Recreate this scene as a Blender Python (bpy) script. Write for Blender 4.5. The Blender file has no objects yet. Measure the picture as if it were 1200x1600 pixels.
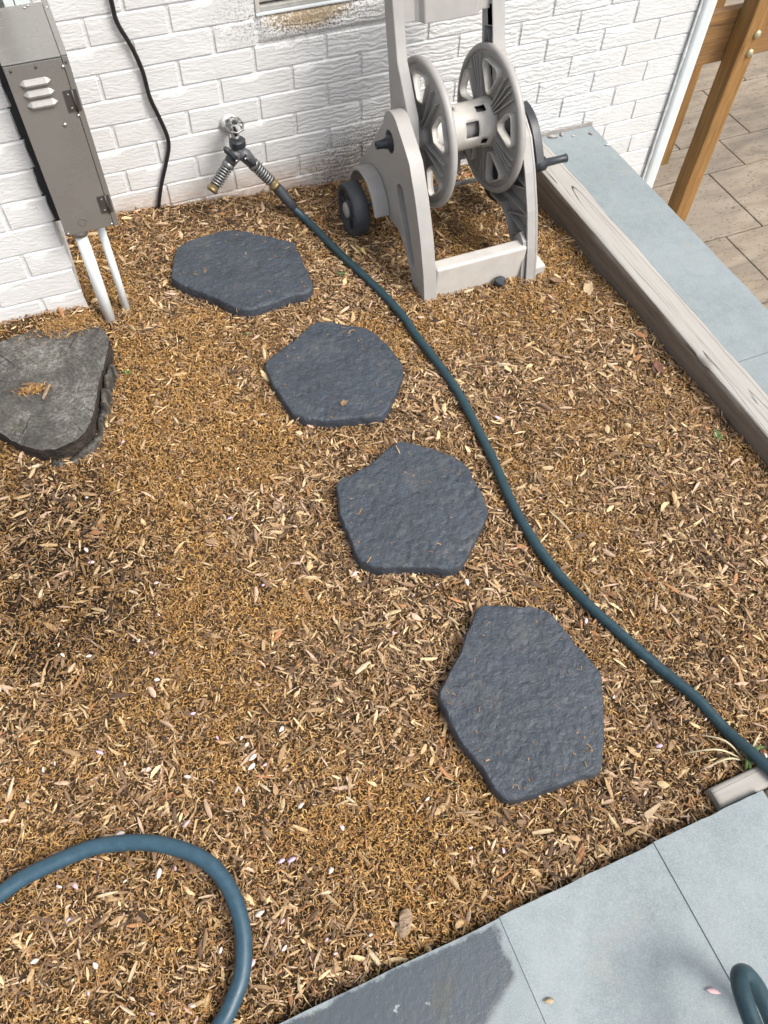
import bpy, bmesh, math, random
import numpy as np
from mathutils import Vector, Matrix, noise
from mathutils.geometry import delaunay_2d_cdt

# ------------------------------------------------------------------ camera, sky, sun, exposure
S = bpy.context.scene
COL = S.collection
R = math.radians
cam_d = bpy.data.cameras.new("camera"); cam = bpy.data.objects.new("camera", cam_d); COL.objects.link(cam)
PITCH, YAW, ROLL, HEIGHT = R(57.04), R(24.45), R(2.43), 1.5
fw = Vector((math.sin(YAW)*math.cos(PITCH), math.cos(YAW)*math.cos(PITCH), -math.sin(PITCH)))
rt0 = Vector((math.cos(YAW), -math.sin(YAW), 0)); up0 = rt0.cross(fw)
rt = rt0*math.cos(ROLL) + up0*math.sin(ROLL); up = -rt0*math.sin(ROLL) + up0*math.cos(ROLL)
cam.matrix_world = Matrix(((rt.x, up.x, -fw.x, 0), (rt.y, up.y, -fw.y, 0), (rt.z, up.z, -fw.z, HEIGHT), (0, 0, 0, 1)))
cam_d.sensor_fit = 'VERTICAL'; cam_d.sensor_height = 36; cam_d.lens = 1220/1600*36
cam_d.clip_start = 0.02; cam_d.clip_end = 300
S.camera = cam

SUN_AZ, SUN_EL = R(138), R(52)          # azimuth clockwise from the wall normal (+Y)
W = bpy.data.worlds.new("World"); S.world = W; W.use_nodes = True
wn = W.node_tree.nodes; wl = W.node_tree.links; wn.clear()
sky = wn.new('ShaderNodeTexSky'); sky.sky_type = 'NISHITA'; sky.sun_disc = False
sky.sun_elevation = SUN_EL; sky.sun_rotation = SUN_AZ; sky.air_density = 1.0; sky.dust_density = 4.0; sky.ozone_density = 1.0
hs = wn.new('ShaderNodeHueSaturation'); hs.inputs['Saturation'].default_value = 0.45
bg = wn.new('ShaderNodeBackground'); bg.inputs['Strength'].default_value = 0.12
wo = wn.new('ShaderNodeOutputWorld')
wl.new(sky.outputs[0], hs.inputs['Color']); wl.new(hs.outputs[0], bg.inputs['Color']); wl.new(bg.outputs[0], wo.inputs['Surface'])
sd = bpy.data.lights.new("sun", 'SUN'); sun = bpy.data.objects.new("sun", sd); COL.objects.link(sun)
sd.energy = 1.5; sd.angle = R(26); sd.color = (1.0, 0.95, 0.87)
tosun = Vector((math.sin(SUN_AZ)*math.cos(SUN_EL), math.cos(SUN_AZ)*math.cos(SUN_EL), math.sin(SUN_EL)))
sun.rotation_euler = tosun.to_track_quat('Z', 'Y').to_euler(); sun.location = (4, -3, 6)
S.view_settings.view_transform = 'Standard'; S.view_settings.look = 'None'
S.view_settings.exposure = 0.95; S.view_settings.gamma = 1.0; S.view_settings.use_curve_mapping = False
S.render.engine = 'CYCLES'

random.seed(7); rng = np.random.default_rng(11)

# ------------------------------------------------------------------ helpers
def link(o, parent=None):
    COL.objects.link(o)
    if parent is not None: o.parent = parent
    return o
def tag(o, label=None, cat=None, group=None, kind=None):
    if label: o['label'] = label
    if cat: o['category'] = cat
    if group: o['group'] = group
    if kind: o['kind'] = kind
    return o
def thing(name, label, cat, group=None):
    o = bpy.data.objects.new(name, None); o.empty_display_size = 0.05
    return tag(link(o), label, cat, group)
def setbase(root, loc):
    root.location = loc

class MB:
    def __init__(s): s.v = []; s.f = []; s.sm = []
    def quad(s, vs, faces, smooth=False):
        b = len(s.v); s.v += [tuple(p) for p in vs]; s.f += [tuple(i+b for i in f) for f in faces]; s.sm += [smooth]*len(faces); return s
    def box(s, x0, x1, y0, y1, z0, z1):
        vs = [(x, y, z) for z in (z0, z1) for y in (y0, y1) for x in (x0, x1)]
        return s.quad(vs, [(0,2,3,1), (4,5,7,6), (0,1,5,4), (2,6,7,3), (0,4,6,2), (1,3,7,5)])
    def tube(s, pts, r, n=10, cap=True, smooth=True):
        pts = [Vector(p) for p in pts]; m = len(pts)
        rs = r if isinstance(r, (list, tuple)) else [r]*m
        d0 = (pts[1]-pts[0]).normalized(); ref = Vector((0,0,1)) if abs(d0.z) < .9 else Vector((1,0,0))
        a = d0.cross(ref).normalized(); vs = []
        for i, p in enumerate(pts):
            d = (pts[min(i+1, m-1)] - pts[max(i-1, 0)]).normalized()
            a = (a - d*a.dot(d)).normalized(); b = d.cross(a)
            for k in range(n):
                t = 2*math.pi*k/n; vs.append(p + (a*math.cos(t) + b*math.sin(t))*rs[i])
        fs = [(i*n+k, i*n+(k+1)%n, (i+1)*n+(k+1)%n, (i+1)*n+k) for i in range(m-1) for k in range(n)]
        s.quad(vs, fs, smooth)
        if cap:
            b0 = len(s.v)-n*m
            s.f += [tuple(b0+k for k in range(n))[::-1], tuple(b0+(m-1)*n+k for k in range(n))]; s.sm += [False, False]
        return s
    def lathe(s, prof, origin=(0,0,0), axis='X', n=32, smooth=True, close=False):
        """prof: list of (a, r) along the axis"""
        vs = []; m = len(prof); o = Vector(origin)
        for a, r in prof:
            for k in range(n):
                t = 2*math.pi*k/n; c, q = r*math.cos(t), r*math.sin(t)
                vs.append(o + Vector({'X': (a, c, q), 'Y': (q, a, c), 'Z': (c, q, a)}[axis]))
        fs = [(i*n+k, i*n+(k+1)%n, (i+1)*n+(k+1)%n, (i+1)*n+k) for i in range(m-1) for k in range(n)]
        if close: fs += [((m-1)*n+k, (m-1)*n+(k+1)%n, (k+1)%n, k) for k in range(n)]
        b = len(s.v); s.quad(vs, fs, smooth)
        if not close:
            if prof[0][1] > 1e-5: s.f.append(tuple(b+k for k in range(n))[::-1]); s.sm.append(False)
            if prof[-1][1] > 1e-5: s.f.append(tuple(b+(m-1)*n+k for k in range(n))); s.sm.append(False)
        return s
    def build(s, name, mat, parent=None, bevel=0, seg=2, solid=0, auto=None):
        me = bpy.data.meshes.new(name); me.from_pydata(s.v, [], s.f); me.materials.append(mat)
        me.polygons.foreach_set('use_smooth', s.sm)
        bm = bmesh.new(); bm.from_mesh(me); bmesh.ops.recalc_face_normals(bm, faces=bm.faces); bm.to_mesh(me); bm.free()
        me.update()
        o = bpy.data.objects.new(name, me); link(o, parent)
        if solid:
            md = o.modifiers.new('solid', 'SOLIDIFY'); md.thickness = solid
        if bevel:
            md = o.modifiers.new('bevel', 'BEVEL'); md.width = bevel; md.segments = seg; md.limit_method = 'ANGLE'; md.angle_limit = R(40)
        return o

def inside(p, poly):
    x, y = p; c = False; n = len(poly); j = n-1
    for i in range(n):
        xi, yi = poly[i]; xj, yj = poly[j]
        if (yi > y) != (yj > y) and x < (xj-xi)*(y-yi)/(yj-yi)+xi: c = not c
        j = i
    return c
def tri_poly(outer, holes=(), extra=()):
    vs = [Vector(p) for p in outer]; es = [(i, (i+1) % len(outer)) for i in range(len(outer))]
    for h in holes:
        b = len(vs); vs += [Vector(p) for p in h]; es += [(b+i, b+(i+1) % len(h)) for i in range(len(h))]
    vs += [Vector(p) for p in extra]
    v, e, f, *_ = delaunay_2d_cdt(vs, es, [], 1, 1e-6)
    v = [(p.x, p.y) for p in v]; out = []
    for t in f:
        c = (sum(v[i][0] for i in t)/len(t), sum(v[i][1] for i in t)/len(t))
        if inside(c, outer) and not any(inside(c, h) for h in holes): out.append(tuple(t))
    return v, out
def prism(mb, outer, x0, x1, holes=()):
    """outline in (y,z), extruded along X from x0 to x1, with holes"""
    v, f = tri_poly(outer, holes); n = len(v)
    mb.quad([(x0, a, b) for a, b in v] + [(x1, a, b) for a, b in v], [t[::-1] for t in f] + [tuple(i+n for i in t) for t in f])
    for loop in [outer] + list(holes):
        m = len(loop)
        mb.quad([(x0, a, b) for a, b in loop] + [(x1, a, b) for a, b in loop], [(i, (i+1) % m, m+(i+1) % m, m+i) for i in range(m)])
    bm_v = mb
    return mb
def carve(mb, outer, x0, x1, holes, rec, xr):
    """solid extruded outline with through holes and a shallow recess 'rec' cut into the x0 face down to xr"""
    def cap(x, hs, o=outer):
        v, f = tri_poly(o, hs); mb.quad([(x, a, b) for a, b in v], f)
    def ring(l, a, b):
        m = len(l); mb.quad([(a, p, q) for p, q in l]+[(b, p, q) for p, q in l], [(i, (i+1) % m, m+(i+1) % m, m+i) for i in range(m)])
    cap(x0, list(holes)+[rec]); cap(x1, list(holes)); ring(outer, x0, x1); ring(rec, x0, xr); cap(xr, [], rec)
    for h in holes: ring(h, x0, x1)
    return mb
def weld(o, d=1e-5):
    bm = bmesh.new(); bm.from_mesh(o.data); bmesh.ops.remove_doubles(bm, verts=bm.verts, dist=d)
    bmesh.ops.recalc_face_normals(bm, faces=bm.faces); bm.to_mesh(o.data); bm.free(); return o
def soft(o, w=.004, seg=3, ang=38):
    me = o.data; me.polygons.foreach_set('use_smooth', [True]*len(me.polygons)); me.set_sharp_from_angle(angle=R(ang))
    md = o.modifiers.new('bevel', 'BEVEL'); md.width = w; md.segments = seg; md.limit_method = 'ANGLE'; md.angle_limit = R(40); md.harden_normals = True; return o
def offset(poly, d):
    n = len(poly); area = sum(poly[i][0]*poly[(i+1) % n][1]-poly[(i+1) % n][0]*poly[i][1] for i in range(n)); sg = 1 if area > 0 else -1
    out = []
    for i in range(n):
        p0, p1, p2 = Vector(poly[i-1]), Vector(poly[i]), Vector(poly[(i+1) % n])
        a = (p1-p0).normalized(); b = (p2-p1).normalized()
        na = Vector((-a.y, a.x)); nb = Vector((-b.y, b.x)); m = (na+nb)
        if m.length < 1e-6: m = na
        m.normalize(); k = max(.45, m.dot(na)); q = p1 + m*(sg*d/k); out.append((q.x, q.y))
    return out
def smooth_closed(poly, it=1):
    for _ in range(it):
        n = len(poly); o = []
        for i in range(n):
            a, b = poly[i], poly[(i+1) % n]
            o += [(a[0]*.75+b[0]*.25, a[1]*.75+b[1]*.25), (a[0]*.25+b[0]*.75, a[1]*.25+b[1]*.75)]
        poly = o
    return poly
def catmull(pts, k=6):
    P = [Vector(p) for p in pts]; P = [P[0]*2-P[1]] + P + [P[-1]*2-P[-2]]; out = []
    for i in range(1, len(P)-2):
        a, b, c, d = P[i-1:i+3]
        for j in range(k):
            t = j/k; out.append(0.5*((2*b)+(c-a)*t+(2*a-5*b+4*c-d)*t*t+(3*b-a-3*c+d)*t**3))
    return out + [P[-2]]
def fbm(p, o=4): return noise.fractal(Vector(p), 1.0, 2.0, o)

# ------------------------------------------------------------------ materials
class NT:
    def __init__(s, name):
        m = bpy.data.materials.new(name); m.use_nodes = True; s.m = m; s.t = m.node_tree; s.t.nodes.clear()
        s.out = s.n('ShaderNodeOutputMaterial'); s.b = s.n('ShaderNodeBsdfPrincipled'); s.l(s.b.outputs[0], s.out.inputs[0])
    def n(s, t, **k):
        x = s.t.nodes.new(t)
        for a, v in k.items(): setattr(x, a, v)
        return x
    def l(s, a, b): s.t.links.new(a, b)
    def set(s, **k):
        for a, v in k.items():
            i = s.b.inputs[a.replace('_', ' ')]
            if hasattr(v, 'is_output'): s.l(v, i)
            else: i.default_value = (*v, 1) if isinstance(v, tuple) else v
    def pos(s, scale=(1,1,1), obj=False, rot=(0,0,0)):
        src = s.n('ShaderNodeTexCoord').outputs['Object'] if obj else s.n('ShaderNodeNewGeometry').outputs['Position']
        mp = s.n('ShaderNodeMapping'); mp.inputs['Scale'].default_value = scale; mp.inputs['Rotation'].default_value = rot; s.l(src, mp.inputs[0]); return mp.outputs[0]
    def noise(s, v, scale, detail=4, rough=.55, dist=0):
        x = s.n('ShaderNodeTexNoise'); x.inputs['Scale'].default_value = scale; x.inputs['Detail'].default_value = detail
        x.inputs['Roughness'].default_value = rough; x.inputs['Distortion'].default_value = dist; s.l(v, x.inputs['Vector']); return x.outputs[0]
    def voro(s, v, scale, feature='F1'):
        x = s.n('ShaderNodeTexVoronoi', feature=feature); x.inputs['Scale'].default_value = scale; s.l(v, x.inputs['Vector']); return x.outputs[0]
    def wave(s, v, scale, dist, detail=3, ds=1.0, direction='Z'):
        x = s.n('ShaderNodeTexWave', wave_type='BANDS', bands_direction=direction); x.inputs['Scale'].default_value = scale
        x.inputs['Distortion'].default_value = dist; x.inputs['Detail'].default_value = detail; x.inputs['Detail Scale'].default_value = ds; s.l(v, x.inputs['Vector']); return x.outputs[1]
    def ramp(s, f, stops, interp='LINEAR'):
        x = s.n('ShaderNodeValToRGB'); e = x.color_ramp.elements; x.color_ramp.interpolation = interp
        while len(e) < len(stops): e.new(0.5)
        for a, (p, c) in zip(e, stops): a.position = p; a.color = (*c, 1) if isinstance(c, tuple) else (c, c, c, 1)
        s.l(f, x.inputs[0]); return x.outputs[0]
    def math(s, op, a, b=None, c=None, clamp=False):
        x = s.n('ShaderNodeMath', operation=op); x.use_clamp = clamp
        for i, v in enumerate((a, b, c)):
            if v is None: continue
            if hasattr(v, 'is_output'): s.l(v, x.inputs[i])
            else: x.inputs[i].default_value = v
        return x.outputs[0]
    def mix(s, f, a, b, mode='MIX'):
        x = s.n('ShaderNodeMix', data_type='RGBA', blend_type=mode)
        for i, v in ((0, f), (6, a), (7, b)):
            if hasattr(v, 'is_output'): s.l(v, x.inputs[i])
            else: x.inputs[i].default_value = (*v, 1) if isinstance(v, tuple) else v
        return x.outputs[2]
    def bump(s, h, strength=.5, dist=.01, prev=None):
        x = s.n('ShaderNodeBump'); x.inputs['Strength'].default_value = strength; x.inputs['Distance'].default_value = dist
        s.l(h, x.inputs['Height'])
        if prev is not None: s.l(prev, x.inputs['Normal'])
        s.l(x.outputs[0], s.b.inputs['Normal']); return x.outputs[0]
    def sep(s, v):
        x = s.n('ShaderNodeSeparateXYZ'); s.l(v, x.inputs[0]); return x.outputs
    def maprange(s, v, a, b, c=0., d=1., smooth=True):
        x = s.n('ShaderNodeMapRange'); x.interpolation_type = 'SMOOTHSTEP' if smooth else 'LINEAR'
        s.l(v, x.inputs[0]); 
        for i, q in zip((1,2,3,4), (a,b,c,d)): x.inputs[i].default_value = q
        return x.outputs[0]

def m_paint():
    t = NT('white_masonry_paint'); P = t.pos(); x, y, z = t.sep(P)
    big = t.noise(P, 5, 4); fine = t.noise(P, 170, 4, .7); mid = t.noise(P, 38, 5, .65)
    base = t.ramp(big, [(.3, (.62, .622, .615)), (.7, (.69, .695, .695))])
    # reddish soil splash low on the wall
    lowm = t.math('MULTIPLY', t.maprange(z, .075, -.02), t.math('MULTIPLY', t.maprange(x, 1.0, .72), t.maprange(mid, .25, .55)))
    base = t.mix(t.math('MULTIPLY', lowm, .7), base, (.52, .40, .32))
    # black mildew speckles, densest behind the hose reel
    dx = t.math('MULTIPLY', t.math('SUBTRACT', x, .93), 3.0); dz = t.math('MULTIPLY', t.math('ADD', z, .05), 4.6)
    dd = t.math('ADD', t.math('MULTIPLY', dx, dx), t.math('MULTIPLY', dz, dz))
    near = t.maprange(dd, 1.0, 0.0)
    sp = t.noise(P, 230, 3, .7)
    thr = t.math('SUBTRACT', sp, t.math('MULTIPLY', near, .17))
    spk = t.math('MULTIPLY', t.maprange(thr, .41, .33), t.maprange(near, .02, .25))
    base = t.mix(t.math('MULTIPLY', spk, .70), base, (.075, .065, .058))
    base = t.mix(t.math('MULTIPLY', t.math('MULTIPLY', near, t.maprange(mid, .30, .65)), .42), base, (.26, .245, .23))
    rare = t.maprange(t.noise(P, 85, 2), .77, .80)
    base = t.mix(t.math('MULTIPLY', rare, .6), base, (.18, .13, .09))
    # lichen under the window
    lx = t.math('MULTIPLY', t.math('SUBTRACT', x, .70), 6.5); lz = t.math('MULTIPLY', t.math('SUBTRACT', z, .465), 19.)
    ll = t.math('ADD', t.math('MULTIPLY', lx, lx), t.math('MULTIPLY', lz, lz))
    lm = t.maprange(t.math('ADD', ll, t.math('MULTIPLY', t.math('SUBTRACT', fine, .5), 5.0)), .85, .45)
    lcol = t.ramp(fine, [(.36, (.09, .075, .06)), (.5, (.36, .23, .07)), (.66, (.52, .42, .25))])
    base = t.mix(t.math('MULTIPLY', lm, .85), base, lcol)
    cz = t.math('MULTIPLY', t.maprange(ll, 5.0, .4), t.maprange(fine, .50, .43))
    base = t.mix(t.math('MULTIPLY', cz, .6), base, (.20, .19, .18))
    # relief: wavy stamped ripples in the middle of the wall, softer at both ends
    Pm = t.pos((7, 7, 24)); rip = t.noise(Pm, 4.2, 3, .5, 1.4)
    rip2 = t.wave(t.pos((.55, .55, 1)), 21, 7.5, 3, 2.2)
    rm = t.math('MULTIPLY', t.maprange(x, .50, .85, .12, 1.0), t.maprange(x, 1.66, 1.80, 1.0, .18))
    h = t.math('ADD', t.math('MULTIPLY', t.math('ADD', t.math('MULTIPLY', rip2, .62), t.math('MULTIPLY', rip, .2)), rm), t.math('MULTIPLY', rip, .75))
    h = t.math('ADD', h, t.math('ADD', t.math('MULTIPLY', fine, .16), t.math('MULTIPLY', mid, .26)))
    t.bump(h, .34, .008); t.set(Base_Color=base, Roughness=.62); return t.m
def m_simple(name, col, rough=.5, metal=0., var=.12, scale=30, bump=0., bscale=200, bdist=.002, spec=.5):
    t = NT(name); P = t.pos(); a = t.noise(P, scale, 5, .6)
    lo = tuple(c*(1-var) for c in col); hi = tuple(min(1, c*(1+var)) for c in col)
    t.set(Base_Color=t.ramp(a, [(.3, lo), (.7, hi)]), Roughness=t.maprange(a, .2, .8, rough-.08, rough+.08), Metallic=metal)
    t.b.inputs['Specular IOR Level'].default_value = spec
    if bump: t.bump(t.noise(P, bscale, 4, .6), bump, bdist)
    return t.m
def m_wood(name, dark, light, axis, fine=1.0, crack=.4, rough=.75, green=0., lit_bleached_top=False):
    t = NT(name); sc = [60*fine]*3; sc['XYZ'.index(axis)] = 1.6
    P = t.pos(tuple(sc)); g = t.noise(P, 1.0, 5, .65, .6); sc2 = [13*fine]*3; sc2['XYZ'.index(axis)] = .24
    G2 = t.noise(t.pos(tuple(sc2)), 1.0, 3, .5, .3); blotch = t.noise(t.pos(), 6, 4)
    sc3 = [170*fine]*3; sc3['XYZ'.index(axis)] = 7
    g3 = t.noise(t.pos(tuple(sc3)), 1.0, 4, .7, .3); gm = t.math('ADD', t.math('MULTIPLY', g, .5), t.math('MULTIPLY', g3, .5))
    c = t.ramp(gm, [(.32, dark), (.60, light)])
    c = t.mix(t.math('MULTIPLY', t.maprange(blotch, .35, .7), .3), c, tuple(q*.72 for q in light))
    if lit_bleached_top:      # upper face weathered paler; its brighter light is also put into this colour
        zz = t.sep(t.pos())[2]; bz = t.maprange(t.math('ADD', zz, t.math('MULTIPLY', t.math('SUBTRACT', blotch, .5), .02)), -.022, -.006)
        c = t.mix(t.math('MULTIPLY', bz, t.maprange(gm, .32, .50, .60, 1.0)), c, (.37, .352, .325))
    if green: c = t.mix(t.math('MULTIPLY', t.maprange(t.noise(t.pos((1,1,.25)), 9, 3), .5, .62), green), c, (.11, .105, .03))
    line = t.maprange(t.math('ABSOLUTE', t.math('SINE', t.math('MULTIPLY', G2, 42))), .15, .04)
    line = t.math('MULTIPLY', line, t.maprange(t.noise(t.pos(tuple([3 if a != axis else 1.2 for a in 'XYZ'])), 3, 2), .32, .46))
    c = t.mix(t.math('MULTIPLY', line, crack), c, tuple(q*.4 for q in dark))
    t.set(Base_Color=c, Roughness=rough)
    t.bump(t.math('SUBTRACT', g, t.math('MULTIPLY', line, .8)), .5, .004); return t.m
def m_slate(name):
    t = NT(name); P = t.pos(obj=True); a = t.noise(P, 14, 5, .6); b = t.noise(P, 95, 4, .6); v = t.noise(t.pos((1,1.0,1), True), 48, 5, .62, .8)
    c = t.ramp(a, [(.25, (.029, .037, .049)), (.75, (.049, .061, .079))])
    c = t.mix(t.math('MULTIPLY', t.maprange(t.noise(t.pos(), 13, 4, .65), .52, .72), .40), c, (.105, .104, .098))
    dust = t.math('MULTIPLY', t.maprange(t.noise(P, 330, 2), .62, .72), .25); c = t.mix(dust, c, (.20, .20, .19))
    t.set(Base_Color=c, Roughness=t.maprange(b, .3, .7, .42, .62))
    t.bump(t.math('ADD', t.math('MULTIPLY', v, 1.0), t.math('MULTIPLY', b, .7)), .85, .006); return t.m
def m_bluestone(name, wet=False):
    t = NT(name); P = t.pos(); a = t.noise(P, 4.5, 5, .6); g = t.noise(P, 420, 3, .7); x, y, z = t.sep(P)
    a2 = t.noise(P, 28, 5, .7); am = t.math('ADD', t.math('MULTIPLY', a, .6), t.math('MULTIPLY', a2, .4))
    c = t.ramp(am, [(.36, (.170, .205, .215)), (.62, (.265, .302, .312))])
    oi = t.n('ShaderNodeObjectInfo'); c = t.mix(t.math('MULTIPLY', oi.outputs['Random'], .30), c, (.15, .185, .20))
    rust = t.maprange(t.noise(P, 7, 3), .58, .72); c = t.mix(t.math('MULTIPLY', rust, .28), c, (.25, .225, .19))
    c = t.mix(t.math('MULTIPLY', t.maprange(g, .45, .60), .38), c, (.37, .41, .425))
    c = t.mix(t.math('MULTIPLY', t.maprange(t.noise(P, 60, 4, .7), .60, .75), .4), c, (.115, .14, .15))
    rough = t.maprange(g, .3, .7, .6, .8); h = t.math('MULTIPLY', g, .5)
    if wet:
        # one spilled puddle soaking into the slab (a shape of its own)
        n1 = t.math('SUBTRACT', t.noise(P, 9, 5, .6), .5); n2 = t.math('SUBTRACT', t.noise(P, 22, 5, .7), .5)
        ex = t.math('ADD', x, t.math('MULTIPLY', n2, .05)); ey = t.math('ADD', y, t.math('ADD', t.math('MULTIPLY', n2, .035), t.math('MULTIPLY', n1, .05)))
        m1 = t.maprange(ex, .266, .252)                                   # stops short of the joint
        edge = t.math('ADD', t.math('MULTIPLY', ex, .55), -.185)             # lower rim of the puddle
        m2 = t.maprange(t.math('SUBTRACT', ey, edge), -.009, .007)
        m3 = t.maprange(t.math('ADD', ey, t.math('MULTIPLY', n1, -.03)), .044, .036)
        dry = t.maprange(t.noise(P, 26, 4, .65), .70, .66)
        m = t.math('MULTIPLY', t.math('MULTIPLY', m1, m2), t.math('MULTIPLY', m3, dry))
        wc = t.mix(t.maprange(t.noise(P, 11, 4), .55, .70), (.055, .068, .083), (.066, .070, .066))
        c = t.mix(t.math('MULTIPLY', m, .92), c, wc)
        rr = t.n('ShaderNodeMix', data_type='FLOAT'); t.l(m, rr.inputs[0]); t.l(rough, rr.inputs[2]); rr.inputs[3].default_value = .26; rough = rr.outputs[0]
        h = t.math('ADD', h, t.math('MULTIPLY', t.math('MULTIPLY', m, t.noise(P, 75, 4)), 1.2))
    t.set(Base_Color=c, Roughness=rough); t.bump(h, .30, .003); return t.m
def m_paver():
    t = NT('travertine_paver'); P = t.pos(); st = t.noise(t.pos((1.2, 5, 1)), 2.6, 5, .6, .5); sp = t.noise(t.pos((1, 2.2, 1)), 42, 4, .6)
    c = t.ramp(st, [(.28, (.165, .135, .105)), (.52, (.285, .230, .165)), (.75, (.34, .295, .235))])
    big = t.noise(P, 1.7, 2); c = t.mix(t.math('MULTIPLY', t.maprange(big, .35, .7), .5), c, (.20, .172, .14))
    pit = t.maprange(sp, .58, .64); c = t.mix(t.math('MULTIPLY', pit, .65), c, (.085, .065, .045))
    t.set(Base_Color=c, Roughness=.8); t.bump(t.math('SUBTRACT', st, pit), .3, .004); return t.m
def m_attr(name, rough=.85, attr='Col'):
    t = NT(name); a = t.n('ShaderNodeAttribute'); a.attribute_name = attr
    n = t.noise(t.pos(), 240, 3, .6); c = t.mix(t.maprange(n, .35, .7, 0, .35), a.outputs['Color'], (.06, .04, .025))
    t.set(Base_Color=c, Roughness=rough); t.b.inputs['Specular IOR Level'].default_value = .25; return t.m
def m_objvar(name, cols, rough=.75, streak=True):
    t = NT(name); oi = t.n('ShaderNodeObjectInfo'); k = len(cols)
    c = t.ramp(oi.outputs['Random'], [(i/max(1, k), q) for i, q in enumerate(cols)], 'CONSTANT')
    if streak:
        n = t.noise(t.pos((12, 170, 170), True), 4, 4, .6); c = t.mix(t.maprange(n, .45, .7, 0, .5), c, (.12, .075, .04)); t.bump(n, .4, .002)
    t.set(Base_Color=c, Roughness=rough); return t.m
def m_hose(name, col):
    t = NT(name); P = t.pos(); a = t.noise(P, 60, 4, .65); d = t.noise(P, 420, 3, .7)
    c = t.ramp(a, [(.3, tuple(q*.85 for q in col)), (.7, tuple(q*1.15 for q in col))])
    c = t.mix(t.math('MULTIPLY', t.maprange(d, .58, .75), .30), c, (.22, .24, .24))
    t.set(Base_Color=c, Roughness=t.maprange(a, .3, .7, .34, .5)); t.bump(d, .15, .001); return t.m
def m_soil():
    t = NT('mulch_soil'); P = t.pos(); a = t.noise(P, 9, 5, .6); f = t.noise(P, 260, 5, .75, .5); v = t.noise(P, 110, 4, .7, 1.5)
    c = t.ramp(f, [(.28, (.032, .020, .011)), (.55, (.120, .074, .032)), (.78, (.25, .160, .070))])
    x, y, z = t.sep(P); dx = t.math('MULTIPLY', t.math('ADD', x, .36), 3.6); dy = t.math('MULTIPLY', t.math('SUBTRACT', y, 1.02), 3.1)
    wetm = t.maprange(t.math('ADD', t.math('ADD', t.math('MULTIPLY', dx, dx), t.math('MULTIPLY', dy, dy)), t.math('MULTIPLY', t.math('SUBTRACT', a, .5), 2.5)), 1.3, .3)
    c = t.mix(t.math('MULTIPLY', wetm, .85), c, (.014, .009, .006))
    c = t.mix(t.math('MULTIPLY', t.maprange(a, .35, .65), .45), c, (.05, .033, .020))
    t.set(Base_Color=c, Roughness=.95); t.b.inputs['Specular IOR Level'].default_value = .15
    t.bump(t.math('ADD', f, v), .9, .008); return t.m
def m_stumptop():
    t = NT('weathered_end_grain'); P = t.pos(obj=True); x, y, z = t.sep(P)
    a = t.noise(P, 11, 6, .7); f = t.noise(P, 120, 5, .75); r = t.math('SQRT', t.math('ADD', t.math('MULTIPLY', x, x), t.math('MULTIPLY', y, y)))
    th = t.math('ARCTAN2', y, x)
    cmb = t.n('ShaderNodeCombineXYZ'); t.l(t.math('MULTIPLY', th, 16), cmb.inputs[0]); t.l(t.math('MULTIPLY', r, 3), cmb.inputs[1])
    rays = t.noise(cmb.outputs[0], 1.3, 4, .7)
    rgn = t.math('SINE', t.math('ADD', t.math('MULTIPLY', r, 620), t.math('MULTIPLY', a, 22)))
    c = t.ramp(a, [(.32, (.040, .037, .033)), (.50, (.125, .119, .107)), (.70, (.31, .30, .275))])
    c = t.mix(t.math('MULTIPLY', t.maprange(f, .42, .60), .7), c, (.045, .042, .036))
    c = t.mix(t.math('MULTIPLY', t.maprange(rgn, .2, 1.0), .30), c, (.03, .028, .024))
    ck = t.math('MULTIPLY', t.maprange(rays, .40, .33), t.maprange(r, .07, .15))
    c = t.mix(t.math('MULTIPLY', ck, .9), c, (.018, .016, .013))
    c = t.mix(t.math('MULTIPLY', t.maprange(t.noise(P, 16, 3), .56, .66), .2), c, (.08, .082, .05))
    t.set(Base_Color=c, Roughness=.9); t.bump(t.math('SUBTRACT', t.math('ADD', f, a), t.math('MULTIPLY', ck, 1.5)), .8, .006); return t.m
def m_bark():
    t = NT('old_bark'); P = t.pos((1, 1, .45)); a = t.noise(P, 46, 5, .7); c = t.ramp(a, [(.36, (.010, .008, .006)), (.52, (.050, .044, .036)), (.70, (.17, .16, .14))])
    t.set(Base_Color=c, Roughness=.92); t.bump(a, .9, .012); return t.m

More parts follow.
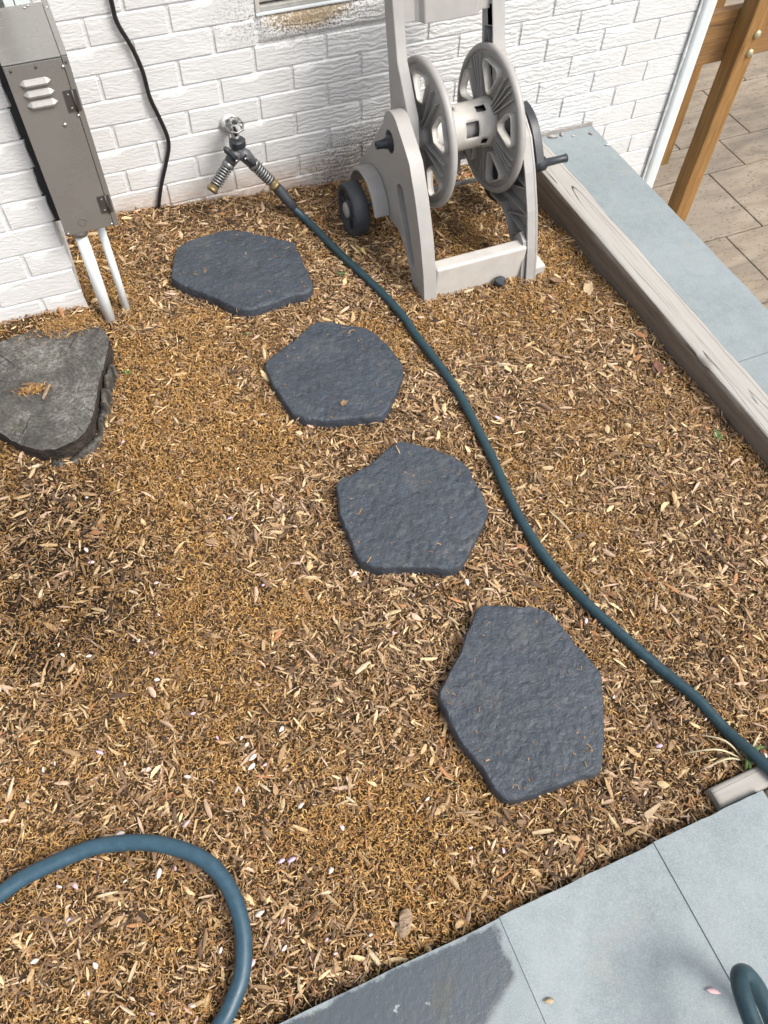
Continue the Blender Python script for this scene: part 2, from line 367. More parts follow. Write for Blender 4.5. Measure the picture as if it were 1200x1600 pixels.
M = dict(
    paint=m_paint(), taupe=m_simple('taupe_plastic', (.33, .32, .305), .46, 0, .07, 24, .12, 500, .001),
    cream=m_simple('bleached_plastic', (.50, .48, .445), .5, 0, .09, 20, .12, 500, .001),
    blackp=m_simple('black_plastic', (.022, .026, .032), .42, 0, .25, 60, .2, 400, .001),
    rubber=m_simple('dark_rubber', (.032, .038, .046), .6, 0, .3, 40, .3, 300, .001),
    steel=m_simple('painted_steel', (.25, .243, .228), .28, .35, .06, 9, .06, 60, .001),
    steel_dark=m_simple('hinge_steel', (.085, .078, .072), .4, .4, .2, 90),
    louver=m_simple('louver_steel', (.34, .33, .31), .38, .35, .08, 60),
    chrome=m_simple('screw_metal', (.62, .61, .58), .3, .9, .1, 60),
    cast=m_simple('cast_handle', (.27, .27, .265), .42, .7, .2, 90),
    splitter=m_simple('grey_splitter', (.085, .088, .094), .45, .0, .12, 60),
    brass=m_simple('tarnished_brass', (.26, .20, .10), .42, .7, .25, 120),
    pvc=m_simple('white_conduit', (.70, .74, .74), .45, 0, .06, 30, .08, 200, .001),
    trim=m_simple('white_trim', (.64, .69, .70), .5, 0, .04, 12, .1, 90, .001),
    cable=m_simple('black_cable', (.010, .010, .011), .45, 0, .2, 40),
    frame=m_simple('grey_window_frame', (.42, .41, .38), .5, .2, .12, 50), glass=m_simple('dark_glass', (.03, .035, .04), .08, 0, .2, 4),
    caulk=m_simple('caulk', (.72, .73, .72), .7, 0, .2, 60, .4, 120, .003), cement=m_simple('cement', (.33, .31, .29), .85, 0, .18, 30, .5, 160, .004),
    bolt=m_simple('zinc_bolt', (.46, .42, .27), .45, .5, .15, 60),
    slate=m_slate('dark_slate_casting'), blue=m_bluestone('bluestone'), bluewet=m_bluestone('bluestone_with_puddle', True), paver=m_paver(),
    grit=m_simple('joint_grit', (.14, .115, .09), .95, 0, .3, 120, .5, 300, .003),
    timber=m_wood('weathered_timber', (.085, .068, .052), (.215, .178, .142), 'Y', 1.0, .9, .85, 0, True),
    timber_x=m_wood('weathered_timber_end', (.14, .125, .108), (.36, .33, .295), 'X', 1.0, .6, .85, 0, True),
    post=m_wood('treated_wood', (.135, .066, .018), (.37, .195, .060), 'Z', .8, .45, .7, .45),
    beam=m_wood('treated_beam', (.12, .058, .018), (.34, .185, .070), 'X', .8, .5, .7),
    hose=m_hose('teal_hose', (.014, .042, .055)), hose2=m_hose('blue_hose', (.026, .068, .100)),
    soil=m_soil(), mulch=m_attr('shredded_mulch', .88), stumptop=m_stumptop(), bark=m_bark(),
    chip=m_objvar('pale_splinter', [(.54, .41, .25), (.42, .29, .15), (.60, .49, .33), (.30, .20, .12), (.47, .33, .22)]),
    petal=m_objvar('pink_petal', [(.72, .50, .52), (.74, .60, .55), (.66, .47, .62), (.74, .66, .58)], .6, False),
    leaf=m_simple('dry_leaf', (.20, .12, .065), .7, 0, .25, 60, .3, 90, .002), redleaf=m_simple('reddish_leaf', (.15, .065, .042), .7, 0, .3, 60),
    green=m_simple('green_leaf', (.085, .14, .035), .55, 0, .25, 80), straw=m_simple('dry_blade', (.55, .47, .30), .6, 0, .2, 80),
    seed=m_simple('pale_seed', (.62, .47, .18), .6, 0, .15, 80), maple=m_simple('tan_seed', (.40, .30, .18), .65, 0, .2, 90),
    rotbark=m_simple('rotten_bark', (.034, .026, .019), .95, 0, .75, 34, 1.0, 45, .02),
    chunk=m_wood('wood_chunk', (.10, .065, .04), (.40, .29, .19), 'X', 2.0, .5, .9),
)

# ------------------------------------------------------------------ ground surface
WALL_Y = 2.18
def g0(x, y):
    t = min(max(x/1.2, -.2), 1.2); s = min(max(y/2.1, 0), 1.1)
    return (1-t)*(-.03+.03*s) + t*(-.04-.06*s)
def sstep(a, b, v):
    t = min(1, max(0, (v-a)/(b-a))); return t*t*(3-2*t)
def g(x, y):
    return .045*sstep(1.685, 1.74, y)*sstep(-.05, -.12, x) + g0(x, y) + .010*noise.noise(Vector((x*5, y*5, 3.1))) + .005*noise.noise(Vector((x*14, y*14, 7.7)))
mb = MB(); nx, ny = 150, 150; X0, X1, Y0, Y1 = -1.3, 1.40, -.02, 2.20
for j in range(ny+1):
    for i in range(nx+1):
        x = X0+(X1-X0)*i/nx; y = Y0+(Y1-Y0)*j/ny; mb.v.append((x, y, g(x, y)-.004))
for j in range(ny):
    for i in range(nx): mb.f.append((j*(nx+1)+i, j*(nx+1)+i+1, (j+1)*(nx+1)+i+1, (j+1)*(nx+1)+i)); mb.sm.append(True)
ground = tag(mb.build('ground', M['soil']), kind='structure')

# wide ground round the yard at the lower level (one sheet to the horizon)
mb = MB(); mb.quad([(-60, -60, -1.23), (60, -60, -1.23), (60, 60, -1.23), (-60, 60, -1.23)], [(0, 1, 2, 3)])
tag(mb.build('lower_ground', M['grit']), kind='structure')

# ------------------------------------------------------------------ house wall
PITCHZ, PITCHX = .0685, .21
def brick_mesh(name, L, H, D, seed, rough):
    r = random.Random(seed); nx, nz = 9, 3; vs = []; fs = []
    e = .0028
    xs = [-L/2, -L/2+e] + [-L/2+e+(L-2*e)*i/(nx-1) for i in range(1, nx-1)] + [L/2-e, L/2]
    zs = [-H/2, -H/2+e*.5] + [-H/2+e+(H-2*e)*i/nz for i in range(1, nz)] + [H/2-e*1.6, H/2]
    for j, z in enumerate(zs):
        for i, x in enumerate(xs):
            ed = i in (0, len(xs)-1) or j in (0, len(zs)-1)
            d = 0 if ed else D + rough*noise.noise(Vector((x*26+seed*9.1, z*75, seed*3.3)))
            jx = 0 if not ed else (r.random()-.5)*.0035; jz = 0 if not ed else (noise.noise(Vector((x*30, seed*5., 1)))*.0028)
            vs.append((x+(jx if i in (0, len(xs)-1) else 0), -d, z+jz))
    n = len(xs)
    for j in range(len(zs)-1):
        for i in range(n-1): fs.append((j*n+i, j*n+i+1, (j+1)*n+i+1, (j+1)*n+i))
    me = bpy.data.meshes.new(name); me.from_pydata(vs, [], fs); me.materials.append(M['paint'])
    me.polygons.foreach_set('use_smooth', [True]*len(fs)); me.update(); me.set_sharp_from_angle(angle=R(42)); return me
JX, JZ = .0080, .0036
smooth_bricks = [brick_mesh('brick', PITCHX-JX, PITCHZ-JZ, .0048, s, .0012) for s in range(6)]
wavy_bricks = [brick_mesh('brick', PITCHX-JX, PITCHZ-JZ, .0048, 20+s, .0014) for s in range(6)]
cut_cache = {}
def put_brick(parent, xa, xb, zc, y, rot=0, meshes=smooth_bricks):
    L = xb-xa-JX
    if L < .012: return
    if abs(L-(PITCHX-JX)) < .002: me = random.choice(meshes)
    else:
        key = (round(L, 2), meshes is wavy_bricks)
        if key not in cut_cache: cut_cache[key] = brick_mesh('brick', L, PITCHZ-JZ, .0048, len(cut_cache)+50, .0013)
        me = cut_cache[key]
    o = bpy.data.objects.new('brick', me); link(o, parent)
    if rot == 0: o.location = ((xa+xb)/2, y+.0004+random.uniform(-.0008, .0008), zc)
    else: o.location = (y-.0004, (xa+xb)/2, zc); o.rotation_euler = (0, 0, R(90))
    if random.random() < .5 and rot == 0: pass
    return o

WX0, WX1, WZ = .556, 1.24, .478                # basement window opening
wall = thing('brick_wall', 'white painted stamped brick house wall with a basement window', 'wall')
mb = MB()
mb.box(-1.6, 2.06, WALL_Y, WALL_Y+.22, -1.23, WZ-.007)
mb.box(-1.6, WX0, WALL_Y, WALL_Y+.22, WZ-.007, 1.02); mb.box(WX1, 2.06, WALL_Y, WALL_Y+.22, WZ-.007, 1.02)
mb.box(-1.6, 2.06, WALL_Y, WALL_Y+.22, 1.02, 2.7)
mb.build('wall_body', M['paint'], wall)
for k in range(-4, 10):
    zc = .5-PITCHZ*k
    x = -.085; even = (k % 2 == 0)
    ph = .118 if even else .013
    js = [-.085]; j = ph
    while j < .985:
        if j > -.05: js.append(j)
        j += PITCHX
    ph2 = (.013 if even else .118) + PITCHX*5
    js2 = [ph2+PITCHX*i for i in range(0, 5)]
    js += [q for q in js2 if q > js[-1]+.05 and q < 2.0] + [2.05]
    for a, b in zip(js[:-1], js[1:]):
        c = (a+b)/2
        if zc-PITCHZ/2 > WZ-.10:
            if zc < 1.0 and a < 1.10 and b > WX0+.02:               # beside the window and its rendered patch
                if a < WX0-.06: b = WX0-.002
                else: continue
        put_brick(wall, a, b, zc, WALL_Y, 0, smooth_bricks if (c < .72 or c > 1.72) else wavy_bricks)
for k in range(10, 24):                                              # lower courses outside the bed
    zc = .5-PITCHZ*k; j = 1.62 if k % 2 else 1.515
    while j < 2.04:
        put_brick(wall, j, min(j+PITCHX, 2.05), zc, WALL_Y, 0, smooth_bricks); j += PITCHX
# smooth rendered patch under the window
mb = MB(); n = 40; vs = []; fs = []
for i in range(n+1):
    for j in range(7):
        x = WX0+.004+(1.09-WX0)*i/n; z = .402+(.4705-.402)*j/6
        ed = i in (0, n) or j in (0, 6)
        if j == 0: z += .004*noise.noise(Vector((x*30, 0, 0)))
        if i == 0: x += .010*noise.noise(Vector((0, z*60, 4)))
        vs.append((x, WALL_Y - (0.0005 if ed else .0085+.0025*noise.noise(Vector((x*22, z*22, 9)))), z))
for i in range(n):
    for j in range(6): fs.append((i*7+j, (i+1)*7+j, (i+1)*7+j+1, i*7+j+1))
mb.quad(vs, fs, True); po = mb.build('render_patch', M['paint'], wall)
# basement window
win = thing('basement_window', 'grey framed basement window just above the stained render patch', 'window'); setbase(win, (0, 0, 0))
mb = MB(); mb.box(WX0+.001, WX1-.001, WALL_Y-.008, WALL_Y+.10, WZ-.006, WZ-.0005); mb.build('sill', M['trim'], win, .001)
fr = MB(); fr.box(WX0+.014, WX1-.014, WALL_Y+.000, WALL_Y+.05, WZ, WZ+.013).box(WX0+.014, WX1-.014, WALL_Y+.006, WALL_Y+.05, WZ+.020, WZ+.040)
fr.box(WX0+.014, WX1-.014, WALL_Y+.012, WALL_Y+.05, .99, 1.018); fr.build('rail', M['frame'], win, .002)
mb = MB(); mb.box(WX0+.001, WX0+.0135, WALL_Y-.004, WALL_Y+.09, WZ, 1.018); mb.build('jamb', M['cream'], win, .002)
mb = MB(); mb.box(WX1-.0135, WX1-.001, WALL_Y-.004, WALL_Y+.09, WZ, 1.018); mb.build('jamb', M['cream'], win, .002)
mb = MB(); mb.box(WX0+.014, WX1-.014, WALL_Y+.052, WALL_Y+.058, WZ+.0145, 1.018); mb.build('pane', M['glass'], win)

# white corner trim at the outer end of the wall
mb = MB(); mb.box(2.052, 2.108, WALL_Y-.024, WALL_Y+.24, -1.225, 2.68)
tr = mb.build('corner_trim', M['trim'], None, .014, 4); tag(tr, 'white vertical corner board at the outer end of the brick wall', 'trim board')
mb = MB(); pts = [(2.047+.0025*noise.noise(Vector((0, 0, z*14.)))*1.0, WALL_Y-.012, z) for z in [i*.03-1.2 for i in range(120)]]
mb.tube(pts, [.0042+.002*noise.noise(Vector((3, z*17., 0))) for z in [i*.03 for i in range(120)]], 6); o = mb.build('caulk_bead', M['caulk'], tr)

# brick pier that projects at the left
pier = thing('brick_pier', 'white painted brick pier standing forward of the wall behind the stump', 'pier')
PY, PX = 1.742, -.09
mb = MB(); mb.box(-1.6, PX-.009, PY+.009, WALL_Y-.001, -.2, 2.7); mb.build('pier_body', M['paint'], pier)
for k in range(-5, 10):
    zc = .478-PITCHZ*k; j = PX - (PITCHX if k % 2 else PITCHX*.5)
    js = [PX+.003]
    while j > -.75: js.append(j); j -= PITCHX
    for b, a in zip(js[:-1], js[1:]): put_brick(pier, a, b, zc, PY+.009, 0, smooth_bricks)
    put_brick(pier, PY+.004, PY+.004+PITCHX, zc, PX-.009, 90, smooth_bricks)
    put_brick(pier, PY+.004+PITCHX, WALL_Y-.009, zc, PX-.009, 90, smooth_bricks)

# white strips running down in the inner corner, behind the steel box
mb = MB(); mb.box(-.044, -.022, WALL_Y-.026, WALL_Y-.0095, .20, 2.6); mb.box(-.020, .012, WALL_Y-.020, WALL_Y-.0095, .20, 2.6)
tag(mb.build('cover_strip', M['trim'], None, .002), 'white cover strip in the inner corner above the steel box', 'trim strip')
mb = MB(); mb.tube([(-.066, WALL_Y-.022, .2), (-.066, WALL_Y-.022, 2.6)], .012, 12); tag(mb.build('grey_riser_pipe', M['steel'], None), 'thin grey riser pipe in the inner corner behind the steel box', 'pipe')

# ------------------------------------------------------------------ steel service box
bx = thing('service_box', 'taupe steel service box with louvers and hinged front beside the pier', 'electrical box')
BX0, BX1, BY0, BY1, BZ0, BZ1 = -.077, .047, 1.700, 1.930, .293, .686
mb = MB(); mb.box(BX0+.002, BX1-.001, BY0+.004, BY1, BZ0, BZ1-.002); body = mb.build('body', M['steel'], bx, .002)
mb = MB(); mb.box(BX0, BX1-.013, BY0, BY0+.0036, BZ0+.002, BZ1-.003); door = mb.build('door', M['steel'], bx, .0012)
mb = MB(); mb.box(BX1-.0118, BX1, BY0-.001, BY0+.0036, BZ0+.001, BZ1-.001); mb.build('edge_strip', M['steel'], bx, .001)
mb = MB(); mb.box(BX0-.001, BX1-.0125, BY0-.001, BY1, BZ1-.0016, BZ1+.002); top = mb.build('top_cover', M['steel'], bx, .0015)
mb = MB(); mb.box(BX1-.0118, BX1+.0005, BY0-.0012, BY1+.008, BZ1-.0008, BZ1+.003); mb.build('top_strip', M['steel'], bx, .001)
mb = MB(); mb.box(PX-.0085, BX0+.0018, BY0+.052, BY1-.02, BZ0+.01, BZ1-.02); mb.build('mounting_plate', M['blackp'], bx)
for i in range(3):
    z = BZ1-.040-.0215*i; mb = MB(); xs = [BX0+.018+.062*k/12 for k in range(13)]; vs = []
    for k, x in enumerate(xs):
        e = min(1, min(k, 12-k)/1.6); vs += [(x, BY0-.0003, z+.0075*e), (x, BY0-.0065*e-.0003, z-.002*e), (x, BY0-.0055*e-.0003, z-.006*e), (x, BY0-.0003, z-.0065*e)]
    mb.quad(vs, [(4*k+a, 4*k+4+a, 4*k+5+a, 4*k+1+a) for k in range(12) for a in range(3)], False); mb.build('louver', M['louver'], door)
for z in (BZ1-.088, BZ0+.062):
    mb = MB(); mb.box(BX1-.030, BX1-.0135, BY0-.0022, BY0-.0003, z-.022, z+.022).tube([(BX1-.0125, BY0-.003, z-.023), (BX1-.0125, BY0-.003, z+.023)], .0024, 8)
    mb.box(BX1-.0115, BX1-.0035, BY0-.0025, BY0-.0012, z-.022, z+.022); h = mb.build('hinge', M['steel_dark'], bx)
    for dx, dz in ((-.022, .014), (-.022, -.014)):
        s = MB(); s.lathe([(0, .0026), (-.0010, .0022), (-.0014, .0)], (BX1+dx, BY0-.0022, z+dz), 'Y', 10); s.build('screw', M['steel'], h)
for x, z, r, m in ((BX0+.078, BZ1-.134, .0045, 'chrome'), (BX1-.014, BZ1-.020, .0036, 'chrome'), (BX1-.014, BZ1-.120, .0034, 'chrome'), (BX0+.012, BZ1-.012, .0028, 'steel_dark'), (BX0+.060, BZ1-.012, .0028, 'steel_dark'), (BX1-.006, BZ1-.012, .0024, 'steel_dark'), (BX0+.006, BZ0+.007, .003, 'chrome'), (BX1-.016, BZ0+.008, .003, 'chrome')):
    s = MB(); s.lathe([(0, r), (-.0012, r*.9), (-.002, 0)], (x, BY0-.0004 if x < BX1-.013 else BY0-.0014, z), 'Y', 12); s.build('screw', M[m], bx)
for x, y in ((BX1-.006, BY1-.03), (BX0+.075, BY1-.018), (BX0+.083, BY1-.012)):
    s = MB(); s.lathe([(0, .0035), (.0012, .003), (.002, 0)], (x, y, BZ1+.0028), 'Z', 10); s.build('screw', M['chrome'], bx)
s = MB(); s.lathe([(-.0002, .0095), (-.0014, .0095), (-.0014, .0086), (-.0002, .0086)], (BX0+.046, BY0, BZ0+.030), 'Y', 24, False, True); s.build('knockout', M['steel'], door)
s = MB(); s.lathe([(0, .021), (-.012, .021), (-.012, .018), (-.020, .018)], (-.046, 1.728, BZ0), 'Z', 20); s.build('conduit_hub', M['cement'], bx)
c1 = MB(); c1.tube([(-.046, 1.728, BZ0-.018), (-.047, 1.728, .12), (-.049, 1.727, -.05)], .0145, 16)
tag(c1.build('conduit', M['pvc']), 'thicker white conduit running from the steel box into the mulch', 'conduit')
c2 = MB(); c2.tube([(.004, 1.758, BZ0+.001), (.003, 1.757, .12), (.001, 1.755, -.05)], .0098, 14)
tag(c2.build('conduit', M['pvc']), 'thinner white conduit running from the steel box into the mulch', 'conduit')

# black cable hanging on the wall
pts = [(.197, .70), (.198, .573), (.199, .518), (.22, .455), (.233, .392), (.236, .323), (.248, .267), (.259, .209), (.256, .171), (.238, .125), (.209, .058), (.187, -.01), (.183, -.05)]
cb = MB(); cb.tube(catmull([(x, WALL_Y-.0155, z) for x, z in [(.2, 2.5), (.19, 1.6), (.2, 1.0)]+pts], 6), .0058, 8)
tag(cb.build('cable', M['cable']), 'thin black cable hanging down the white brick wall', 'cable')

# ------------------------------------------------------------------ patio and outer edge
PZ = -1.2
patio = MB(); patio.box(1.70, 6.2, -1.0, 7.2, PZ-.029, PZ-.012); patio = tag(patio.build('patio', M['grit']), kind='structure')
def paver(x0, x1, y0, y1):
    w = .0035; mb = MB(); h = random.uniform(-.0015, .0015)
    mb.box(x0+w, x1-w, y0+w, y1-w, PZ-.0118, PZ+h); return mb.build('paver', M['paver'], patio, .003, 1)
rows = [(-.98, -.47, .1), (-.47, .04, .35), (.04, .55, .2), (.55, 1.05, .45), (1.05, 1.55, .05), (1.55, 2.056, .3), (2.056, 2.563, 3.13-3.0), (2.563, 3.073, 3.378-3.0), (3.073, 3.335, 3.64-3.0), (3.335, 3.84, 3.872-3.0), (3.84, 4.35, .2), (4.35, 4.86, .5), (4.86, 5.37, .1), (5.37, 5.88, .4), (5.88, 6.39, .25), (6.39, 6.9, .45)]
for y0, y1, ph in rows:
    step = .51 if y1-y0 > .3 else .76
    x = 3.0+ph
    while x > 1.8: x -= step
    while x < 6.1:
        paver(max(x, 1.74), min(x+step, 6.15), y0, y1); x += step

rw = thing('retaining_wall', 'low masonry retaining wall capped with grey bluestone beside the timber', 'wall')
mb = MB(); mb.box(1.50, 1.695, -.9, 2.155, -1.225, -.108); mb.build('wall_core', M['cement'], rw)
capcuts = [-.90, .105, 1.022, 2.168]
for y0, y1 in zip(capcuts[:-1], capcuts[1:]):
    mb = MB(); n = 26; L = [(1.466, y0+.004), (1.732, y0+.004)]
    m2 = [(1.732+.0025*noise.noise(Vector((0, (y0+(y1-y0)*i/n)*9, 2))), y0+.001+(y1-y0-.002)*i/n) for i in range(n+1)]
    pts = [(1.466, y0+.001)] + m2 + [(1.466, y1-.001)]
    k = len(pts); mb.quad([(x, y, -.1075) for x, y in pts]+[(x, y, -.065) for x, y in pts], [tuple(range(k))[::-1], tuple(range(k, 2*k))]+[(i, (i+1) % k, k+(i+1) % k, k+i) for i in range(k)])
    mb.build('cap_slab', M['blue'], rw, .0015, 1)
mb = MB(); mb.box(1.50, 1.735, 2.1685, 2.1712, -.09, -.0545); mb.build('mortar_joint', M['cement'], rw)
# bits of rubble against the wall on the cap end
for x, y, r, m in ((1.56, 2.150, .010, 'cement'), (1.575, 2.146, .007, 'timber_x'), (1.60, 2.15, .008, 'cement'), (1.635, 2.13, .004, 'cream'), (1.72, 2.04, .006, 'cream'), (1.70, 2.12, .006, 'timber_x')):
    mb = MB(); mb.lathe([(-r*.4, 0), (-r*.3, r*.8), (.1*r, r), (r*.5, r*.6), (r*.6, 0)], (0, 0, 0), 'Z', 7, False); o = mb.build('debris', M[m]); o.location = (x, y, -.064+r*.35); o.scale = (1.5, .8, .8); o.rotation_euler[2] = x*40
    tag(o, 'small crumb of debris on the bluestone cap where it meets the wall', 'debris', 'crumbs on the bluestone cap')

# big weathered timber on edge of the bed
def timber(name, x0, x1, y0, y1, z0, z1, mat, seed, ny=130, along='Y'):
    ring = []
    def seg(a, b, n):
        L = math.hypot(b[0]-a[0], b[1]-a[1]); ts = [0, .003/L] + [i/n for i in range(1, n)] + [1-.003/L]
        return [(a[0]+(b[0]-a[0])*t, a[1]+(b[1]-a[1])*t) for t in ts]
    ring = seg((x0, z0), (x0, z1), 14)+seg((x0, z1), (x1, z1), 12)+seg((x1, z1), (x1, z0), 8)+seg((x1, z0), (x0, z0), 4); n = len(ring)
    vs = []
    for j in range(ny+1):
        y = y0+(y1-y0)*j/ny
        for i, (x, z) in enumerate(ring):
            cx, cz = (x0+x1)/2, (z0+z1)/2
            corner = min(abs(z-z1)+min(abs(x-x0), abs(x-x1)), .006)/.006
            wob = .0012*noise.noise(Vector((x*60+seed, y*3.0, z*60)))+.0022*noise.noise(Vector((x*5, y*5+seed, z*5)))
            nick = -.012*max(0, 1-((y-1.02)/.03)**2)*(1-min(abs(z-z1)+abs(x-x0), .02)/.02) if seed == 1 and abs(x-x0) < .02 else 0
            d = wob - .0035*(1-corner)*(1+.8*noise.noise(Vector((seed*3, y*7, 0)))) + nick
            v = Vector((x-cx, 0, z-cz)); v.normalize()
            nrm = Vector((-1, 0, 0)) if abs(x-x0) < 1e-6 and z < z1-1e-6 else (Vector((1, 0, 0)) if abs(x-x1) < 1e-6 and z < z1-1e-6 else Vector((0, 0, 1 if z > cz else -1)))
            if corner < .6: nrm = (nrm+v).normalized()
            p = Vector((x, y, z))+nrm*d; vs.append((p.x, p.y, p.z))
    fs = [(j*n+i, j*n+(i+1) % n, (j+1)*n+(i+1) % n, (j+1)*n+i) for j in range(ny) for i in range(n)]
    fs += [tuple(range(n))[::-1], tuple(ny*n+i for i in range(n))]
    if along == 'X': vs = [(y, x, z) for x, y, z in vs]
    mb = MB(); mb.quad(vs, fs, True); mb.sm[-1] = mb.sm[-2] = False
    return mb.build(name, mat)
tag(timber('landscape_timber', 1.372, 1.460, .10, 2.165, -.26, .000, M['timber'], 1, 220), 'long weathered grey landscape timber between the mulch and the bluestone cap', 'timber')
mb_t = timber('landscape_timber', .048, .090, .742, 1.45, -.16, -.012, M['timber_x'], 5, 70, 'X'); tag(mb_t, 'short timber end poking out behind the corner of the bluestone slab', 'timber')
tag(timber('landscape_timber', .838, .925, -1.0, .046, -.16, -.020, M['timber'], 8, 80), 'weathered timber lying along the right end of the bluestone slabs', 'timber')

# deck posts and beam
def post(x, y, w, z1, label):
    mb = MB(); n = 24; ring = [(0, 0), (w*.5, 0), (w, 0), (w, w*.5), (w, w), (w*.5, w), (0, w), (0, w*.5)]; vs = []
    for j in range(n+1):
        z = PZ-.002+(z1-PZ)*j/n
        for a, b in ring:
            vs.append((x+a+.0022*noise.noise(Vector((a*30+x, b*30, z*5))), y+b+.0022*noise.noise(Vector((a*30, b*30+y, z*5+9))), z))
    k = len(ring); fs = [(j*k+i, j*k+(i+1) % k, (j+1)*k+(i+1) % k, (j+1)*k+i) for j in range(n) for i in range(k)]+[tuple(range(k))[::-1], tuple(n*k+i for i in range(k))]
    mb.quad(vs, fs); p = mb.build('post_shaft', M['post'], None, .005, 2)
    t = thing('deck_post', label, 'post'); p.parent = t; return t
dp = post(2.787, 2.632, .085, 1.6, 'bolted brown treated wood deck post standing past the bluestone cap')
for z in (-.148, -.225):
    s = MB(); s.lathe([(.001, .018), (-.006, .0165), (-.011, .011), (-.0125, 0)], (2.846, 2.632, z), 'Y', 16); s.build('bolt_head', M['bolt'], dp)
post(3.12, 3.235, .089, 1.6, 'second brown deck post farther off, half hidden behind the white corner board')
mb = MB(); mb.box(2.15, 5.4, 2.7195, 2.7575, -.293, -.074); tag(mb.build('deck_beam', M['beam'], None, .004), 'horizontal brown wood beam bolted behind the deck post', 'beam')

# ------------------------------------------------------------------ bluestone slabs underfoot
path = MB(); path.box(-2.2, .832, -2.2, .030, -.16, -.0405); path = tag(path.build('stone_path', M['cement']), kind='structure')
def slab(pts, z1, mat):
    k = len(pts); mb = MB(); mb.quad([(x, y, -.040) for x, y in pts]+[(x, y, z1) for x, y in pts], [tuple(range(k))[::-1], tuple(range(k, 2*k))]+[(i, (i+1) % k, k+(i+1) % k, k+i) for i in range(k)])
    return mb.build('slab', mat, path, .0005, 1)
def edgepts(x0, x1, y, s, n=14): return [(x0+(x1-x0)*i/n, y+.0024*noise.noise(Vector((x0*3+i*.45, s, 0)))) for i in range(n+1)]
slab([(.2698, -.55), *edgepts(.2698, -.42, .044, 1), (-.42, -.55)], 0, M['bluewet'])
slab([(.5833, -.62), *edgepts(.5833, .2702, .046, 2), (.2702, -.62)], .0012, M['blue'])
slab([(.826, -.45), *edgepts(.826, .5837, .0475, 3), (.5837, -.45)], .0035, M['blue'])
slab([(-.423, -.55), *edgepts(-.423, -1.2, .044, 4), (-1.2, -.55)], 0, M['blue'])
slab([(.27, -1.3), (.27, -.553), (-.6, -.553), (-.6, -1.3)], 0, M['blue'])
slab([(.83, -1.3), (.83, -.623), (.273, -.623), (.273, -1.3)], 0, M['blue'])

# ------------------------------------------------------------------ stepping stones
STONES = [
 [(0.196,1.949),(0.335,1.979),(0.372,1.973),(0.426,1.939),(0.517,1.874),(0.523,1.844),(0.516,1.755),(0.512,1.68),(0.503,1.657),(0.47,1.645),(0.434,1.65),(0.391,1.633),(0.329,1.627),(0.297,1.629),(0.265,1.652),(0.241,1.694),(0.218,1.72),(0.175,1.76),(0.142,1.805),(0.145,1.824),(0.171,1.894)],
 [(0.287,1.424),(0.341,1.456),(0.374,1.47),(0.406,1.491),(0.46,1.526),(0.484,1.526),(0.545,1.491),(0.591,1.465),(0.607,1.439),(0.623,1.374),(0.63,1.304),(0.618,1.276),(0.576,1.219),(0.524,1.167),(0.502,1.155),(0.463,1.169),(0.42,1.177),(0.373,1.187),(0.326,1.209),(0.304,1.228),(0.297,1.259),(0.291,1.306),(0.284,1.347),(0.285,1.387)],
 [(0.328,1.003),(0.371,1.016),(0.42,1.022),(0.463,1.048),(0.52,1.07),(0.54,1.054),(0.581,1.023),(0.62,0.988),(0.645,0.946),(0.642,0.905),(0.637,0.813),(0.624,0.794),(0.571,0.747),(0.537,0.717),(0.507,0.694),(0.476,0.695),(0.442,0.715),(0.39,0.738),(0.336,0.754),(0.309,0.775),(0.3,0.806),(0.303,0.847),(0.304,0.905),(0.313,0.947)],
 [(0.489,0.586),(0.513,0.592),(0.554,0.574),(0.628,0.539),(0.642,0.518),(0.648,0.474),(0.657,0.426),(0.67,0.37),(0.66,0.347),(0.633,0.294),(0.592,0.228),(0.567,0.196),(0.553,0.192),(0.502,0.199),(0.457,0.2),(0.42,0.202),(0.381,0.208),(0.367,0.218),(0.356,0.245),(0.358,0.28),(0.348,0.305),(0.338,0.346),(0.337,0.384),(0.337,0.434),(0.344,0.454),(0.374,0.477),(0.41,0.504),(0.445,0.54)]]
LAB = ['dark slate stepping stone lying closest to the brick wall', 'dark slate stepping stone with a curled dry leaf scrap on it', 'dark slate stepping stone between the one with the leaf scrap and the largest one', 'largest dark slate stepping stone, lying closest to the bluestone slabs']
